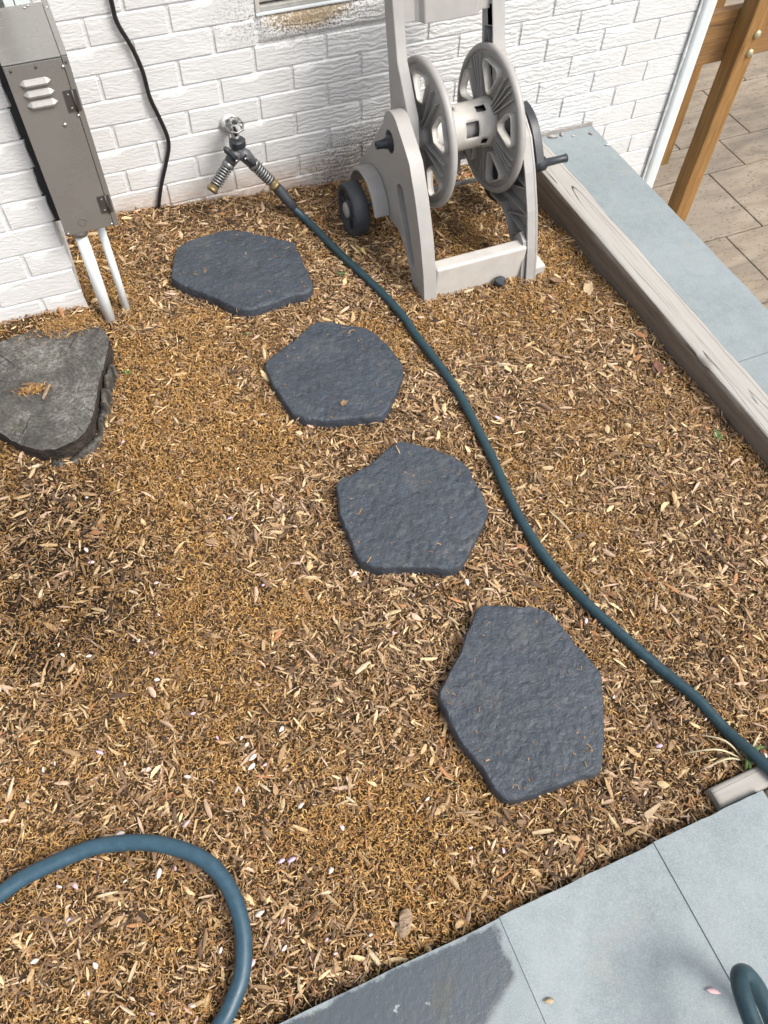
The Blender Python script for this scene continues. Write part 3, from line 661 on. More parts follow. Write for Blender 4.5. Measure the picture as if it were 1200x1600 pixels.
def stone(poly, seed, label):
    cx = sum(p[0] for p in poly)/len(poly); cy = sum(p[1] for p in poly)/len(poly)
    pl = smooth_closed([(x-cx, y-cy) for x, y in poly], 1)
    # wavy outline
    pl2 = []
    for i in range(len(pl)):
        a, b = pl[i], pl[(i+1) % len(pl)]; L = math.hypot(b[0]-a[0], b[1]-a[1]); m = max(1, int(L/.009))
        for k in range(m):
            q = (a[0]+(b[0]-a[0])*k/m, a[1]+(b[1]-a[1])*k/m); w = 1+.020*noise.noise(Vector((q[0]*38, q[1]*38, seed)))+.006*noise.noise(Vector((q[0]*110, q[1]*110, seed))); pl2.append((q[0]*w, q[1]*w))
    pl = pl2; inn = offset(pl, .0036); inn2 = offset(pl, .0012)
    zg = g0(cx, cy)
    def plane(x, y): return g0(cx+x, cy+y)-zg
    def hgt(x, y): 
        ca, sa = math.cos(seed*1.3), math.sin(seed*1.3); x, y = (x*ca-y*sa)*1.0, (x*sa+y*ca)*.62
        p = Vector((x*24, y*24, seed*7.)); a = noise.noise(p+Vector((noise.noise(p*1.7), noise.noise(p*1.9+Vector((5, 0, 0))), 0))*.8)
        b = noise.noise(Vector((x*62, y*62, seed+4.))); c = noise.noise(Vector((x*130, y*130, seed+2.)))
        return .0020*(1-abs(a)*2)+.0026*(1-2*abs(b))+.0018*c
    step = .0062; xs = [p[0] for p in pl]; ys = [p[1] for p in pl]; ex = []
    rr = random.Random(seed)
    small = offset(pl, .0085)
    x = min(xs)
    while x < max(xs):
        y = min(ys)
        while y < max(ys):
            q = (x+rr.uniform(-.3, .3)*step, y+rr.uniform(-.3, .3)*step)
            if inside(q, small): ex.append(q)
            y += step
        x += step
    v, f = tri_poly(inn, (), ex); mb = MB(); T = .030
    mb.quad([(a, b, plane(a, b)+T+hgt(a, b)*.9) for a, b in v], f, True)
    n = len(pl); inn_z = [plane(a, b)+T+hgt(a, b)*.9 for a, b in inn]
    rings = [[(a, b, z) for (a, b), z in zip(inn, inn_z)], [(a, b, plane(a, b)+T-.0016+hgt(a, b)*.6) for a, b in inn2], [(a, b, plane(a, b)+T-.0035) for a, b in pl],
             [(a*1.006, b*1.006, plane(a, b)+.010) for a, b in pl], [(a*1.008, b*1.008, plane(a, b)-.022) for a, b in pl]]
    vs = [p for r in rings for p in r]
    mb.quad(vs, [(k*n+i, k*n+(i+1) % n, (k+1)*n+(i+1) % n, (k+1)*n+i) for k in range(4) for i in range(n)]+[tuple(4*n+i for i in range(n))], True)
    mb.sm[-1] = False
    o = mb.build('stepping_stone', M['slate']); weld(o, 1e-5); o.data.set_sharp_from_angle(angle=R(40)); o.location = (cx, cy, zg)
    return tag(o, label, 'stepping stone', 'stepping stones across the mulch')
for i, p in enumerate(STONES): stone(p, i+1, LAB[i])

# ------------------------------------------------------------------ tree stump
ST = [(-.312,1.648),(-.288,1.65),(-.253,1.661),(-.213,1.665),(-.15,1.668),(-.091,1.655),(-.074,1.616),(-.063,1.58),(-.064,1.552),(-.081,1.505),(-.098,1.462),(-.110,1.438),(-.121,1.405),(-.129,1.38),(-.144,1.34),(-.158,1.308),(-.177,1.281),(-.206,1.267),(-.242,1.262),(-.276,1.273),(-.307,1.295),(-.327,1.32),(-.351,1.353),(-.39,1.40),(-.42,1.47),(-.42,1.55),(-.37,1.62)]
ST = [(x*1.026, y*1.026) for x, y in ST]
SC = (-.24, 1.50); SZ = .050
stump = thing('tree_stump', 'old grey cut tree stump with cracked top in front of the pier', 'stump'); setbase(stump, (SC[0], SC[1], 0))
sp = smooth_closed([(x-SC[0], y-SC[1]) for x, y in ST], 2)
ex = []; x = -.2
while x < .2:
    y = -.22
    while y < .22:
        q = (x+random.uniform(-.003, .003), y+random.uniform(-.003, .003))
        if inside(q, offset(sp, .006)): ex.append(q)
        y += .008
    x += .008
def sth(a, b):
    r = math.hypot(a, b); th = math.atan2(b, a)
    cr = noise.noise(Vector((math.cos(th)*9, math.sin(th)*9, r*2))); ck = -.006*max(0, 1-abs(cr)/.09)*min(1, max(0, (r-.05)/.06))
    return .003*fbm((a*30, b*30, 3))+.004*noise.noise(Vector((a*8, b*8, 1)))+ck
v, f = tri_poly(sp, (), ex); mb = MB(); mb.quad([(a, b, SZ+sth(a, b)) for a, b in v], f, True)
mb.build('cut_face', M['stumptop'], stump)
n = len(sp); mb = MB(); rings = []
for k, (s, z) in enumerate([(1.0, None), (1.004, .038), (.985, .025), (1.0, .005), (1.03, -.05)]):
    rings.append([(a*(s+.012*noise.noise(Vector((a*60, b*60, k*1.)))*(k > 0)), b*(s+.012*noise.noise(Vector((a*60, b*60, k*1.)))*(k > 0)), SZ+sth(a, b) if z is None else z) for a, b in sp])
mb.quad([p for r in rings for p in r], [(k*n+i, k*n+(i+1) % n, (k+1)*n+(i+1) % n, (k+1)*n+i) for k in range(4) for i in range(n)], True); mb.build('stump_side', M['rotbark'], stump)
# loose bark standing off the right and front of the stump
for a0, a1, zt, off in ((-1.75, -.62, .018, 1.10), (-.75, .20, .036, 1.12), (-2.5, -1.85, .004, 1.10)):
    out = [(p, math.atan2(p[1], p[0])) for p in sp]; arc = sorted([q for q in out if a0 < q[1] < a1], key=lambda q: q[1])
    mb = MB(); vs = []; m = len(arc)
    for (a, b), th in arc:
        w = .014*noise.noise(Vector((th*4, zt*50, 2))); z1 = zt+.016*noise.noise(Vector((th*7, 1, zt*9))); r = math.hypot(a, b); u, q = a/r, b/r
        ro = r*off+w*.4; ri = ro-.010+.003*noise.noise(Vector((th*11, 0, 0)))
        vs += [(u*ri, q*ri, -.04), (u*ri, q*ri, z1), (u*ro, q*ro, z1-.004), (u*(ro+.012), q*(ro+.012), -.04)]
    mb.quad(vs, [(4*i+k, 4*i+4+k, 4*i+5+k, 4*i+1+k) for i in range(m-1) for k in range(3)]+[(0, 1, 2, 3), tuple(4*(m-1)+k for k in (3, 2, 1, 0))], True); mb.build('bark_slab', M['bark'], stump)

# ------------------------------------------------------------------ hose reel cart
reel = thing('hose_reel_cart', 'empty light grey plastic hose reel cart standing against the brick wall', 'hose reel')
def arc(cy, cz, r, a0, a1, n): return [(cy+r*math.cos(R(a0+(a1-a0)*i/n)), cz+r*math.sin(R(a0+(a1-a0)*i/n))) for i in range(n+1)]
AY, AZ = 1.845, .255
PAN = [(1.532, -.085), (1.612, -.085), (1.645, -.03), (1.70, .03), (1.745, .048), (1.795, .040)] + arc(1.91, .026, .100, 172, 14, 12) + [(2.035, .052), (2.055, .068), (2.045, .085), (1.985, .152), (1.925, .232), (1.875, .297)] + arc(1.817, .296, .058, 20, 132, 7) + [(1.735, .312), (1.695, .285), (1.645, .210), (1.598, .120), (1.560, .02)]
def ell(cy, cz, ry, rz, rot=0, n=18):
    c, s = math.cos(R(rot)), math.sin(R(rot)); return [(cy+ry*math.cos(t)*c-rz*math.sin(t)*s, cz+ry*math.cos(t)*s+rz*math.sin(t)*c) for t in [2*math.pi*i/n for i in range(n)]]
def slot(p0, p1, r0, r1, n=8):
    a = math.atan2(p1[1]-p0[1], p1[0]-p0[0]); o = []
    for i in range(n+1): t = a+math.pi/2+math.pi*i/n; o.append((p0[0]+r0*math.cos(t), p0[1]+r0*math.sin(t)))
    for i in range(n+1): t = a-math.pi/2+math.pi*i/n; o.append((p1[0]+r1*math.cos(t), p1[1]+r1*math.sin(t)))
    return o
HUB = ell(1.826, .270, .030, .030); SLOT = slot((1.742, .166), (1.645, .014), .026, .021)
lp = weld(carve(MB(), PAN, .800, .840, [HUB], SLOT, .822).build('side_panel', M['taupe'], reel)); soft(lp, .005, 3)
# fender over the left wheel
FA = arc(1.91, .026, .111, 165, 8, 14); FB = arc(1.91, .026, .100, 8, 165, 14)
w_ = weld(prism(MB(), FA+FB, .752, .7995).build('fender', M['taupe'], lp)); soft(w_, .003, 2)
# right side panel, open towards the drum, with ribs
RP = PAN; inn = offset(RP, .007)
rp = weld(prism(MB(), RP, 1.158, 1.166, [ell(AY, AZ, .02, .02)]).build('side_panel', M['taupe'], reel)); soft(rp, .003, 2)
weld(prism(MB(), RP, 1.132, 1.1578, [inn]).build('rim', M['taupe'], rp))
def bar(mb, a, b, x0, x1, w):
    a, b = Vector(a), Vector(b); d = (b-a).normalized(); nn = Vector((-d.y, d.x))*w/2; q = [a+nn, b+nn, b-nn, a-nn]
    mb.quad([(x0, p.x, p.y) for p in q]+[(x1, p.x, p.y) for p in q], [(0, 1, 2, 3), (7, 6, 5, 4), (0, 4, 5, 1), (1, 5, 6, 2), (2, 6, 7, 3), (3, 7, 4, 0)])
for a, b in (((1.575, .04), (1.67, .0)), ((1.60, .10), (1.71, .045)), ((1.575, .04), (1.71, .045)), ((1.63, .17), (1.80, .09)), ((1.60, .10), (1.80, .09)), ((1.66, .22), (1.83, .17)), ((1.63, .17), (1.83, .17)), ((1.72, .28), (1.93, .20)), ((1.83, .17), (1.98, .13)), ((1.78, .06), (1.80, .30)), ((1.66, -.02), (1.60, .03))):
    mb = MB(); bar(mb, a, b, 1.138, 1.1579, .004); mb.build('rib', M['taupe'], rp)
# gusset at the foot of the right panel
mb = MB(); prism(mb, [(1.545, -.08), (1.60, -.08), (1.625, .02), (1.60, .055), (1.572, .04)], 1.120, 1.1315); weld(mb.build('gusset', M['taupe'], rp))
# front foot bar and the foot that sticks out on the right
mb = MB(); mb.box(.8405, 1.1315, 1.560, 1.604, -.085, .030); fb = mb.build('foot_bar', M['cream'], reel, .008, 3)
mb = MB(); mb.box(1.1665, 1.205, 1.552, 1.620, -.10, -.050); mb.build('foot_stub', M['cream'], reel, .006, 3)
# uprights
UPL = [(1.930, .15), (1.916, .28), (1.947, .412), (1.985, .551), (2.075, .90), (2.025, .915), (1.933, .573), (1.887, .44), (1.80, .335), (1.775, .22), (1.80, .15)]
u = weld(prism(MB(), UPL, .841, .872).build('upright', M['taupe'], reel)); soft(u, .004, 2)
REC = [(1.948, .462), (1.932, .395), (1.922, .34), (1.86, .34), (1.885, .408), (1.905, .478)]
u = weld(carve(MB(), UPL, 1.118, 1.156, [], REC, 1.146).build('upright', M['taupe'], reel)); soft(u, .003, 2)
weld(prism(MB(), offset(REC, .0012), 1.1440, 1.1452).build('recess_shade', M['rubber'], u))  # dark sheet standing in for the shade inside the hollow upright
for a, b in (((1.942, .455), (1.872, .35)), ((1.925, .36), (1.905, .468))):
    mb = MB(); bar(mb, a, b, 1.126, 1.1438, .003); mb.build('rib', M['taupe'], u)
mb = MB(); mb.tube([(.83, 2.055, .912), (1.17, 2.055, .912)], .016, 14); mb.build('handle_bar', M['taupe'], reel)
# tool tray between the uprights
def tray():
    mb = MB(); xs = [.8725, .905, .915, .925, .98, 1.04, 1.075, 1.085, 1.095, 1.1265]; dy = [0, 0, -.006, -.02, -.022, -.022, -.02, -.006, 0, 0]; vs = []
    for x, d in zip(xs, dy):
        for z, q, e in ((.512, 0, 0), (.56, .012, 0), (.63, .032, 0), (.68, .045, 0)):
            vs.append((x, 1.928+q+d, z)); vs.append((x, 1.928+q+.012, z))
    n = 8; fs = []
    for i in range(len(xs)-1):
        for k in range(3):
            a = i*n+2*k; fs += [(a, a+n, a+n+2, a+2), (a+1, a+3, a+n+3, a+n+1)]
        a = i*n; fs += [(a, a+1, a+n+1, a+n), (a+6, a+n+6, a+n+7, a+7)]
    mb.quad(vs, fs, False); return mb.build('tool_tray', M['taupe'], reel, .003, 2)
tr_ = tray(); mb = MB(); mb.lathe([(0, .008), (-.004, .008), (-.004, .0)], (.957, 1.926, .55), 'Y', 14); mb.build('tray_hole', M['blackp'], tr_)
# spool discs
def hull(P):
    P = sorted(set(P)); 
    def half(Q):
        h = []
        for p in Q:
            while len(h) > 1 and (h[-1][0]-h[-2][0])*(p[1]-h[-2][1])-(h[-1][1]-h[-2][1])*(p[0]-h[-2][0]) <= 0: h.pop()
            h.append(p)
        return h[:-1]
    return half(P)+half(P[::-1])
def tear_holes(n, ph, ri, ti, wi, ro, to, wo):
    out = []
    for k in range(n):
        a = ph+2*math.pi*k/n; c, q = math.cos(a), math.sin(a); pts = []
        for r, t, w in ((ri, ti, wi), (ri, -ti, wi), (ro, to, wo), (ro, -to, wo)):
            for j in range(12):
                b = 2*math.pi*j/12; rr, tt = r+w*math.cos(b), t+w*math.sin(b); pts.append((round(AY+c*rr-q*tt, 5), round(AZ+q*rr+c*tt, 5)))
        out.append(hull(pts))
    return out
def disc_holes(n, r0, r1, w0, w1, ph): return [slot((AY+r0*math.cos(a), AZ+r0*math.sin(a)), (AY+r1*math.cos(a), AZ+r1*math.sin(a)), w0, w1) for a in [ph+2*math.pi*k/n for k in range(n)]]
spool = None
drum = MB(); nT, nX = 36, 20; xa, xb = .915, 1.112; vs = []
for i in range(nX+1):
    for k in range(nT):
        t = 2*math.pi*k/nT; rr = .057+(.006*max(0, (i-16)/4)); vs.append((xa+(xb-xa)*i/nX, AY+rr*math.cos(t), AZ+rr*math.sin(t)))
skip = set()
for (i0, i1, k0, k1) in ((10, 14, 14, 18), (1, 3, 18, 20), (4, 6, 18, 21), (15, 17, 19, 21), (14, 17, 10, 12), (15, 17, 22, 24), (10, 14, 32, 36), (3, 6, 0, 3), (10, 14, 23, 24), (3, 6, 26, 27), (8, 12, 26, 27), (5, 8, 8, 10)):
    for i in range(i0, i1):
        for k in range(k0, k1): skip.add((i, k % nT))
drum.quad(vs, [(i*nT+k, i*nT+(k+1) % nT, (i+1)*nT+(k+1) % nT, (i+1)*nT+k) for i in range(nX) for k in range(nT) if (i, k) not in skip], True)
drum = drum.build('drum', M['cream'], reel, 0, 2, -.004)
core = MB(); core.lathe([(.845, .014), (1.20, .014)], (0, AY, AZ), 'X', 20); core.build('axle', M['taupe'], drum)
ic = MB(); ic.lathe([(.93, .042), (1.10, .042)], (0, AY, AZ), 'X', 24); ic.build('inner_core', M['taupe'], drum)
RD = .184
def disc(x, side, holes, name):
    out = ell(AY, AZ, RD-.006, RD-.006, 0, 56); hub = ell(AY, AZ, .030, .030, 0, 24)
    d = weld(prism(MB(), out, x-.003, x+.003, [hub]+holes).build(name, M['taupe'], reel))
    r = MB(); prof = [(x+.013*side*0+.010*math.cos(t)*1.15, RD+.010*math.sin(t)) for t in [2*math.pi*i/10 for i in range(10)]]
    r.lathe(prof, (0, AY, AZ), 'X', 64, True, True); r.build('rim', M['taupe'], d)
    return d
hl = tear_holes(5, R(150), .098, .010, .010, .142, .028, .013)
dl = disc(.914, -1, hl, 'spool_disc')
hr = tear_holes(5, R(160), .090, .003, .008, .142, .026, .014)
dr = disc(1.115, 1, hr, 'spool_disc')
def hole_rim(d, holes, x0, x1, w):
    for h in holes: weld(prism(MB(), offset(h, -w), x0, x1, [h]).build('hole_rim', M['cream'], d))
hole_rim(dr, hr, 1.096, 1.1119, .0035); hole_rim(dl, hl, .900, .9109, .004)
def fins(d, n, ph, x0, x1, r0, r1, spread):
    for k in range(n):
        for s in spread:
            a = ph+2*math.pi*k/n+s; mb = MB(); c, q = math.cos(a), math.sin(a); nn = Vector((-q, c))*.0014
            P = [(x1, r0), (x0, r0), (x0+.004, (r0+r1)/2), (x0+.006, r1-.004), (x1, r1)]; vs = []
            for sg in (1, -1):
                for xx, r in P: vs.append((xx, AY+c*r+nn.x*sg, AZ+q*r+nn.y*sg))
            m = len(P); mb.quad(vs, [tuple(range(m)), tuple(range(2*m-1, m-1, -1))]+[(i, m+i, m+(i+1) % m, (i+1) % m) for i in range(m)]); mb.build('fin', M['taupe'], d)
fins(dr, 5, R(160), 1.094, 1.1119, .056, RD-.012, (.46, .58, .68, .80))
fins(dl, 5, R(150), .893, .9109, .032, RD-.03, (.5, .75))
mb = MB(); mb.lathe([(.872, .026), (.895, .034), (.9105, .046)], (0, AY, AZ), 'X', 24); mb.build('hub_cone', M['taupe'], dl)
# inlet connector
mb = MB(); mb.lathe([(.845, .021), (.800, .021), (.800, .016), (.790, .0135), (.782, .0115), (.764, .0105), (.764, .006), (.775, .005)], (0, 1.834, .262), 'X', 20); mb.build('inlet_connector', M['blackp'], reel)
# crank
def crank():
    mb = MB(); P = []; a, b = (1.850, .262), (1.720, .172); n = 10
    up_ = []; dn = []
    for i in range(n+1):
        t = i/n; y = a[0]+(b[0]-a[0])*t; z = a[1]+(b[1]-a[1])*t+.028*math.sin(math.pi*t); w = .027-.006*t
        d = Vector((b[0]-a[0], b[1]-a[1]+.028*math.pi*math.cos(math.pi*t))).normalized(); nn = Vector((-d.y, d.x))*w; up_.append((y-nn.x, z-nn.y)); dn.append((y+nn.x, z+nn.y))
    endc = [(b[0]+.018*math.cos(t), b[1]+.018*math.sin(t)) for t in [R(200+q) for q in (0, 40, 80, 120)]]
    out = up_+endc[::1]+dn[::-1]
    weldo = weld(prism(mb, up_+dn[::-1], 1.205, 1.232).build('crank_arm', M['blackp'], reel)); soft(weldo, .003, 2)
    k = MB(); k.lathe([(1.202, .020), (1.240, .020), (1.244, .012), (1.300, .0105), (1.313, .0125), (1.316, .008)], (0, b[0], b[1]), 'X', 18); k.build('crank_handle', M['blackp'], weldo)
    h = MB(); h.lathe([(1.1665, .024), (1.215, .024)], (0, AY, AZ), 'X', 18); h.build('crank_hub', M['blackp'], weldo)
crank()
# wheels and axle
def wheel(x0, x1, face):
    w = MB(); r = .078; c = (0, 1.91, .024); xo = x0 if face < 0 else x1; xi = x1 if face < 0 else x0; s = 1 if face < 0 else -1
    w.lathe([(xi, .02), (xi, r-.004), (xi-s*.004, r), (xo+s*.004, r), (xo, r-.004), (xo, r-.018), (xo+s*.012, r-.022), (xo+s*.014, .030), (xo+s*.004, .027), (xo+s*.004, .0)], c, 'X', 40); o = w.build('wheel', M['rubber'], reel)
    for k in range(6):
        a = 2*math.pi*k/6+.2; mb = MB(); ca, sa = math.cos(a), math.sin(a); nn = Vector((-sa, ca))*.005; vs = []
        for rr in (.026, r-.020):
            for sg in (1, -1):
                for xx in (xo+s*.006, xo+s*.0145): vs.append((xx, c[1]+ca*rr+nn.x*sg, c[2]+sa*rr+nn.y*sg))
        mb.quad(vs, [(0, 1, 3, 2), (4, 6, 7, 5), (0, 4, 5, 1), (2, 3, 7, 6), (0, 2, 6, 4), (1, 5, 7, 3)]); mb.build('spoke', M['rubber'], o)
    hc = MB(); hc.lathe([(xo+s*.004, .023), (xo-s*.002, .0225), (xo-s*.005, .017), (xo-s*.006, 0)], c, 'X', 24); hc.build('hub_cap', M['taupe'], o); return o
wheel(.702, .750, -1); wheel(1.190, 1.236, 1)
mb = MB(); mb.tube([(.73, 1.91, .024), (1.21, 1.91, .024)], .007, 10); mb.build('wheel_axle', M['steel'], reel)
mb = MB(); mb.box(.8405, 1.1315, 1.955, 1.968, .07, .15); mb.box(.8405, 1.1315, 1.938, 1.9548, .135, .150); cp = mb.build('cross_plate', M['taupe'], reel, .003)
for x in (.90, .96, 1.02, 1.08):
    mb = MB(); mb.box(x, x+.014, 1.946, 1.9548, .03, .134); mb.build('slat', M['taupe'], cp)

# black crumb of rubber in front of the foot bar
mb = MB(); mb.lathe([(-.01, 0), (-.008, .016), (.004, .021), (.016, .012), (.021, 0)], (0, 0, 0), 'Z', 7, False); o = mb.build('rubber_lump', M['rubber']); o.location = (1.045, 1.545, g(1.045, 1.545)+.012); o.rotation_euler = (.3, .5, .4); o.scale = (1.2, .8, 1)
tag(o, 'small black lump in the mulch against the foot bar of the reel', 'lump')

# ------------------------------------------------------------------ faucet, splitter and hoses
SY = 2.09
fa = thing('garden_faucet', 'outdoor faucet with round openwork metal handle on the brick wall', 'faucet')
mb = MB(); mb.lathe([(WALL_Y-.0095, .026), (WALL_Y-.013, .026), (WALL_Y-.016, .014)], (.442, 0, .205), 'Y', 20); mb.build('wall_flange', M['paint'], fa)
mb = MB(); mb.tube([(.442, WALL_Y-.012, .205), (.442, 2.128, .205), (.442, 2.105, .200), (.442, 2.096, .182)], [.011, .011, .012, .012], 12); mb.build('faucet_body', M['cast'], fa)
hd = MB(); hx, hy, hz = .442, 2.100, .240; ax = Vector((0, -.35, .94)).normalized(); u_ = Vector((1, 0, 0)); v_ = ax.cross(u_)
def ringpt(t, r, h): return Vector((hx, hy, hz))+u_*(r*math.cos(t))+v_*(r*math.sin(t))+ax*h
hd.tube([ringpt(2*math.pi*i/24, .0245*(1+.07*math.cos(8*2*math.pi*i/24)), -.004) for i in range(25)], .0034, 7, False)
hd.tube([ringpt(2*math.pi*i/16, .0125, .008) for i in range(17)], .0028, 6, False)
for k in range(8):
    t = 2*math.pi*k/8; hd.tube([ringpt(t, .0245, -.004), ringpt(t, .019, .006), ringpt(t, .0125, .008), ringpt(t, .004, .006)], .0027, 6)
hd.build('handle_wheel', M['cast'], fa)
mb = MB(); mb.tube([Vector((.442, 2.1005, .205)), Vector((hx, hy, hz))], .005, 8); mb.tube([ringpt(0, 0, .002), ringpt(0, 0, .011)], .0055, 8); mb.build('valve_stem', M['blackp'], fa)

spl = thing('hose_splitter', 'dark grey two way hose splitter with lever valves below the faucet', 'splitter')
mb = MB(); mb.lathe([(.176, .020), (.180, .024), (.196, .024), (.200, .018)], (.442, 2.094, 0), 'Z', 10, False); mb.build('collar', M['blackp'], spl)
mb = MB(); mb.tube([(.442, 2.094, .180), (.441, 2.092, .165), (.441, 2.090, .150)], [.021, .021, .018], 14); mb.tube([(.446, 2.09, .166), (.425, 2.088, .155), (.402, 2.082, .134)], [.019, .020, .0155], 14); mb.tube([(.436, 2.09, .166), (.458, 2.086, .150), (.478, 2.08, .120)], [.019, .020, .0155], 14); mb.build('splitter_body', M['splitter'], spl)
def lever(a, b):
    m = MB(); a, b = Vector(a), Vector(b); m.tube([a, a.lerp(b, .35), a.lerp(b, .8), b], [.009, .0065, .0095, .006], 10); l = m.build('lever', M['blackp'], spl)
    s = MB(); s.lathe([(0, .004), (-.002, .003), (-.003, 0)], (a.x, a.y-.0085, a.z), 'Y', 10); s.build('screw', M['chrome'], l)
lever((.424, 2.066, .158), (.398, 2.070, .196)); lever((.450, 2.064, .160), (.478, 2.060, .132))
def spring(a, b, r, turns):
    a, b = Vector(a), Vector(b); d = (b-a).normalized(); u = d.cross(Vector((0, 1, 0))).normalized(); w = d.cross(u); n = turns*12
    m = MB(); m.tube([a+(b-a)*(i/n)+(u*math.cos(2*math.pi*i/12)+w*math.sin(2*math.pi*i/12))*r for i in range(n+1)], .0031, 6); return m
def outlet(a, b, end):
    a, b, e = Vector(a), Vector(b), Vector(end)
    m = MB(); m.tube([a, b], .0118, 12); p = m.build('hose_stub', M['rubber'], spl); spring(a, b, .0150, 8).build('spring', M['cast'], p)
    m = MB(); m.tube([a.lerp(b, -.12), a.lerp(b, .04)], .0182, 14); m.build('ferrule', M['cast'], p)
    m = MB(); m.tube([b, b.lerp(e, .45), b.lerp(e, .46), b.lerp(e, .85), b.lerp(e, .851), e], [.0145, .0145, .0170, .0170, .0145, .0145], 14); m.build('brass_coupling', M['brass'], p)
outlet((.401, 2.081, .133), (.352, 2.062, .094), (.336, 2.056, .081)); outlet((.480, 2.079, .118), (.520, 2.064, .066), (.534, 2.058, .045))

HP = [(.540, 2.056, .038), (.556, 2.043, .012), (.574, 2.02, -.014)]
for x, y in [(0.603,1.975),(0.625,1.881),(0.648,1.777),(0.668,1.689),(0.695,1.578),(0.713,1.48),(0.716,1.424),(0.73,1.264),(0.733,1.153),(0.728,1.052),(0.719,0.942),(0.704,0.836),(0.698,0.715),(0.712,0.609),(0.734,0.514),(0.768,0.413),(0.797,0.335),(0.828,0.252),(0.844,0.174)]:
    HP.append((x, y, g(x, y)+.013))
HP += [(.855, .112, -.006), (.866, .066, .002), (.885, .02, .000), (.915, -.06, -.004), (.96, -.20, .004), (1.02, -.32, -.02), (1.04, -.5, -.12)]
hose = thing('garden_hose', 'long dark teal hose running from the splitter across the mulch past the stones', 'hose')
m = MB(); m.tube(catmull(HP, 7), .0117, 14); m.build('hose_tube', M['hose'], hose)
m = MB(); a = Vector((.533, 2.0583, .046)); b = Vector(HP[1]); c = Vector(HP[2]); m.tube([a, Vector(HP[0]), b, c], [.0155, .0165, .0160, .0135], 14); m.build('hose_sleeve', M['rubber'], hose)

LP = [(-.95, .10), (-.85, .20), (-.74, .30), (-.64, .36), (-.551,.389),(-.507,.403),(-.468,.413),(-.411,.417),(-.352,.417),(-.307,.407),(-.263,.391),(-.221,.367),(-.181,.334),(-.158,.301),(-.145,.265),(-.140,.229),(-.142,.193),(-.152,.155),(-.166,.126),(-.185,.104),(-.205,.085),(-.237,.066)]
pts = [(x, y, g0(x, y)+.016+.012*math.sin(math.pi*i/len(LP))) for i, (x, y) in enumerate(LP)] + [(-.29, .045, .008), (-.38, .0, .0145), (-.52, -.06, .0145), (-.70, -.10, .0145)]
m = MB(); m.tube(catmull(pts, 7), .0142, 14); tag(m.build('blue_hose', M['hose2']), 'thicker blue hose curving in a loop over the mulch beside the bluestone slabs', 'hose')
# raised bend of hose over the right slab
m = MB(); pts = [(.34, -.75, .0145), (.42, -.60, .03), (.48, -.42, .10), (.506, -.32, .142), (.518, -.255, .150), (.525, -.225, .147), (.534, -.194, .142), (.543, -.178, .134), (.558, -.169, .118), (.576, -.176, .096), (.590, -.200, .072), (.597, -.235, .048), (.598, -.275, .030), (.596, -.34, .0180), (.59, -.47, .0155), (.57, -.75, .0145)]
m.tube(catmull(pts, 7), .0136, 14); tag(m.build('hose_bend', M['hose']), 'raised bend of dark hose doubling back above the bluestone slab', 'hose')

# ------------------------------------------------------------------ mulch
def vnoise(x, y, s, seed):
    X, Y = x*s+seed*17.3, y*s+seed*5.7; xi, yi = np.floor(X).astype(int), np.floor(Y).astype(int); fx, fy = X-xi, Y-yi; fx = fx*fx*(3-2*fx); fy = fy*fy*(3-2*fy)
    def h(a, b): q = np.sin(a*127.1+b*311.7+seed*74.7)*43758.5453; return q-np.floor(q)
    return (h(xi, yi)*(1-fx)+h(xi+1, yi)*fx)*(1-fy)+(h(xi, yi+1)*(1-fx)+h(xi+1, yi+1)*fx)*fy
def npin(x, y, poly):
    c = np.zeros(len(x), bool); j = len(poly)-1
    for i in range(len(poly)):
        xi, yi = poly[i]; xj, yj = poly[j]
        c ^= ((yi > y) != (yj > y)) & (x < (xj-xi)*(y-yi)/(yj-yi+1e-12)+xi); j = i
    return c
def ng(x, y):
    t = np.clip(x/1.2, -.2, 1.2); s = np.clip(y/2.1, 0, 1.1); z = (1-t)*(-.03+.03*s)+t*(-.04-.06*s)
    # sample the same small bumps through the built mesh grid
    gx = np.clip((x-X0)/(X1-X0)*nx_g, 0, nx_g-1e-3); gy = np.clip((y-Y0)/(Y1-Y0)*ny_g, 0, ny_g-1e-3); i = gx.astype(int); j = gy.astype(int); fx, fy = gx-i, gy-j
    return (GZ[j, i]*(1-fx)+GZ[j, i+1]*fx)*(1-fy)+(GZ[j+1, i]*(1-fx)+GZ[j+1, i+1]*fx)*fy
nx_g, ny_g = 150, 150
GZ = np.array([v.co.z for v in ground.data.vertices]).reshape(ny_g+1, nx_g+1)+.004
SHR = [offset(p, .004) for p in STONES]
STP = offset(ST, -.004) if False else ST
def free(x, y):
    ok = (y > .047) & (y < 2.168) & (x < 1.368) & ~((x < -.098) & (y > 1.748)) & ~((x > .735) & (y < .094))
    for p in SHR: ok &= ~npin(x, y, p)
    ok &= ~npin(x, y, ST); return ok
def scatter(n):
    x = rng.uniform(-.82, 1.37, n*2); y = rng.uniform(.045, 2.17, n*2); k = free(x, y) & (x > -.60-.25*(y < 1.2)) ; return x[k][:n], y[k][:n]
def patch(x, y):
    """how fibrous (1) or chippy (0) the mulch is at a spot"""
    p = .50*vnoise(x, y, 4.5, 1)+.30*vnoise(x, y, 15, 2)+.20*vnoise(x, y, 38, 3)
    bias = .30*np.exp(-(((x-.05)/.22)**2+((y-1.45)/.28)**2)) + .28*np.exp(-((y-.12)/.15)**2) + .18*np.exp(-(((x-.2)/.3)**2+((y-2.1)/.16)**2)) - .20*np.exp(-(((x-1.0)/.32)**2+((y-1.0)/.4)**2)) - .12*np.exp(-(((x-.05)/.25)**2+((y-.95)/.25)**2)) - .14*np.exp(-(((x+.05)/.22)**2+((y-.55)/.16)**2))
    return np.clip((p-.5)*2.4+.44+bias, 0, 1)
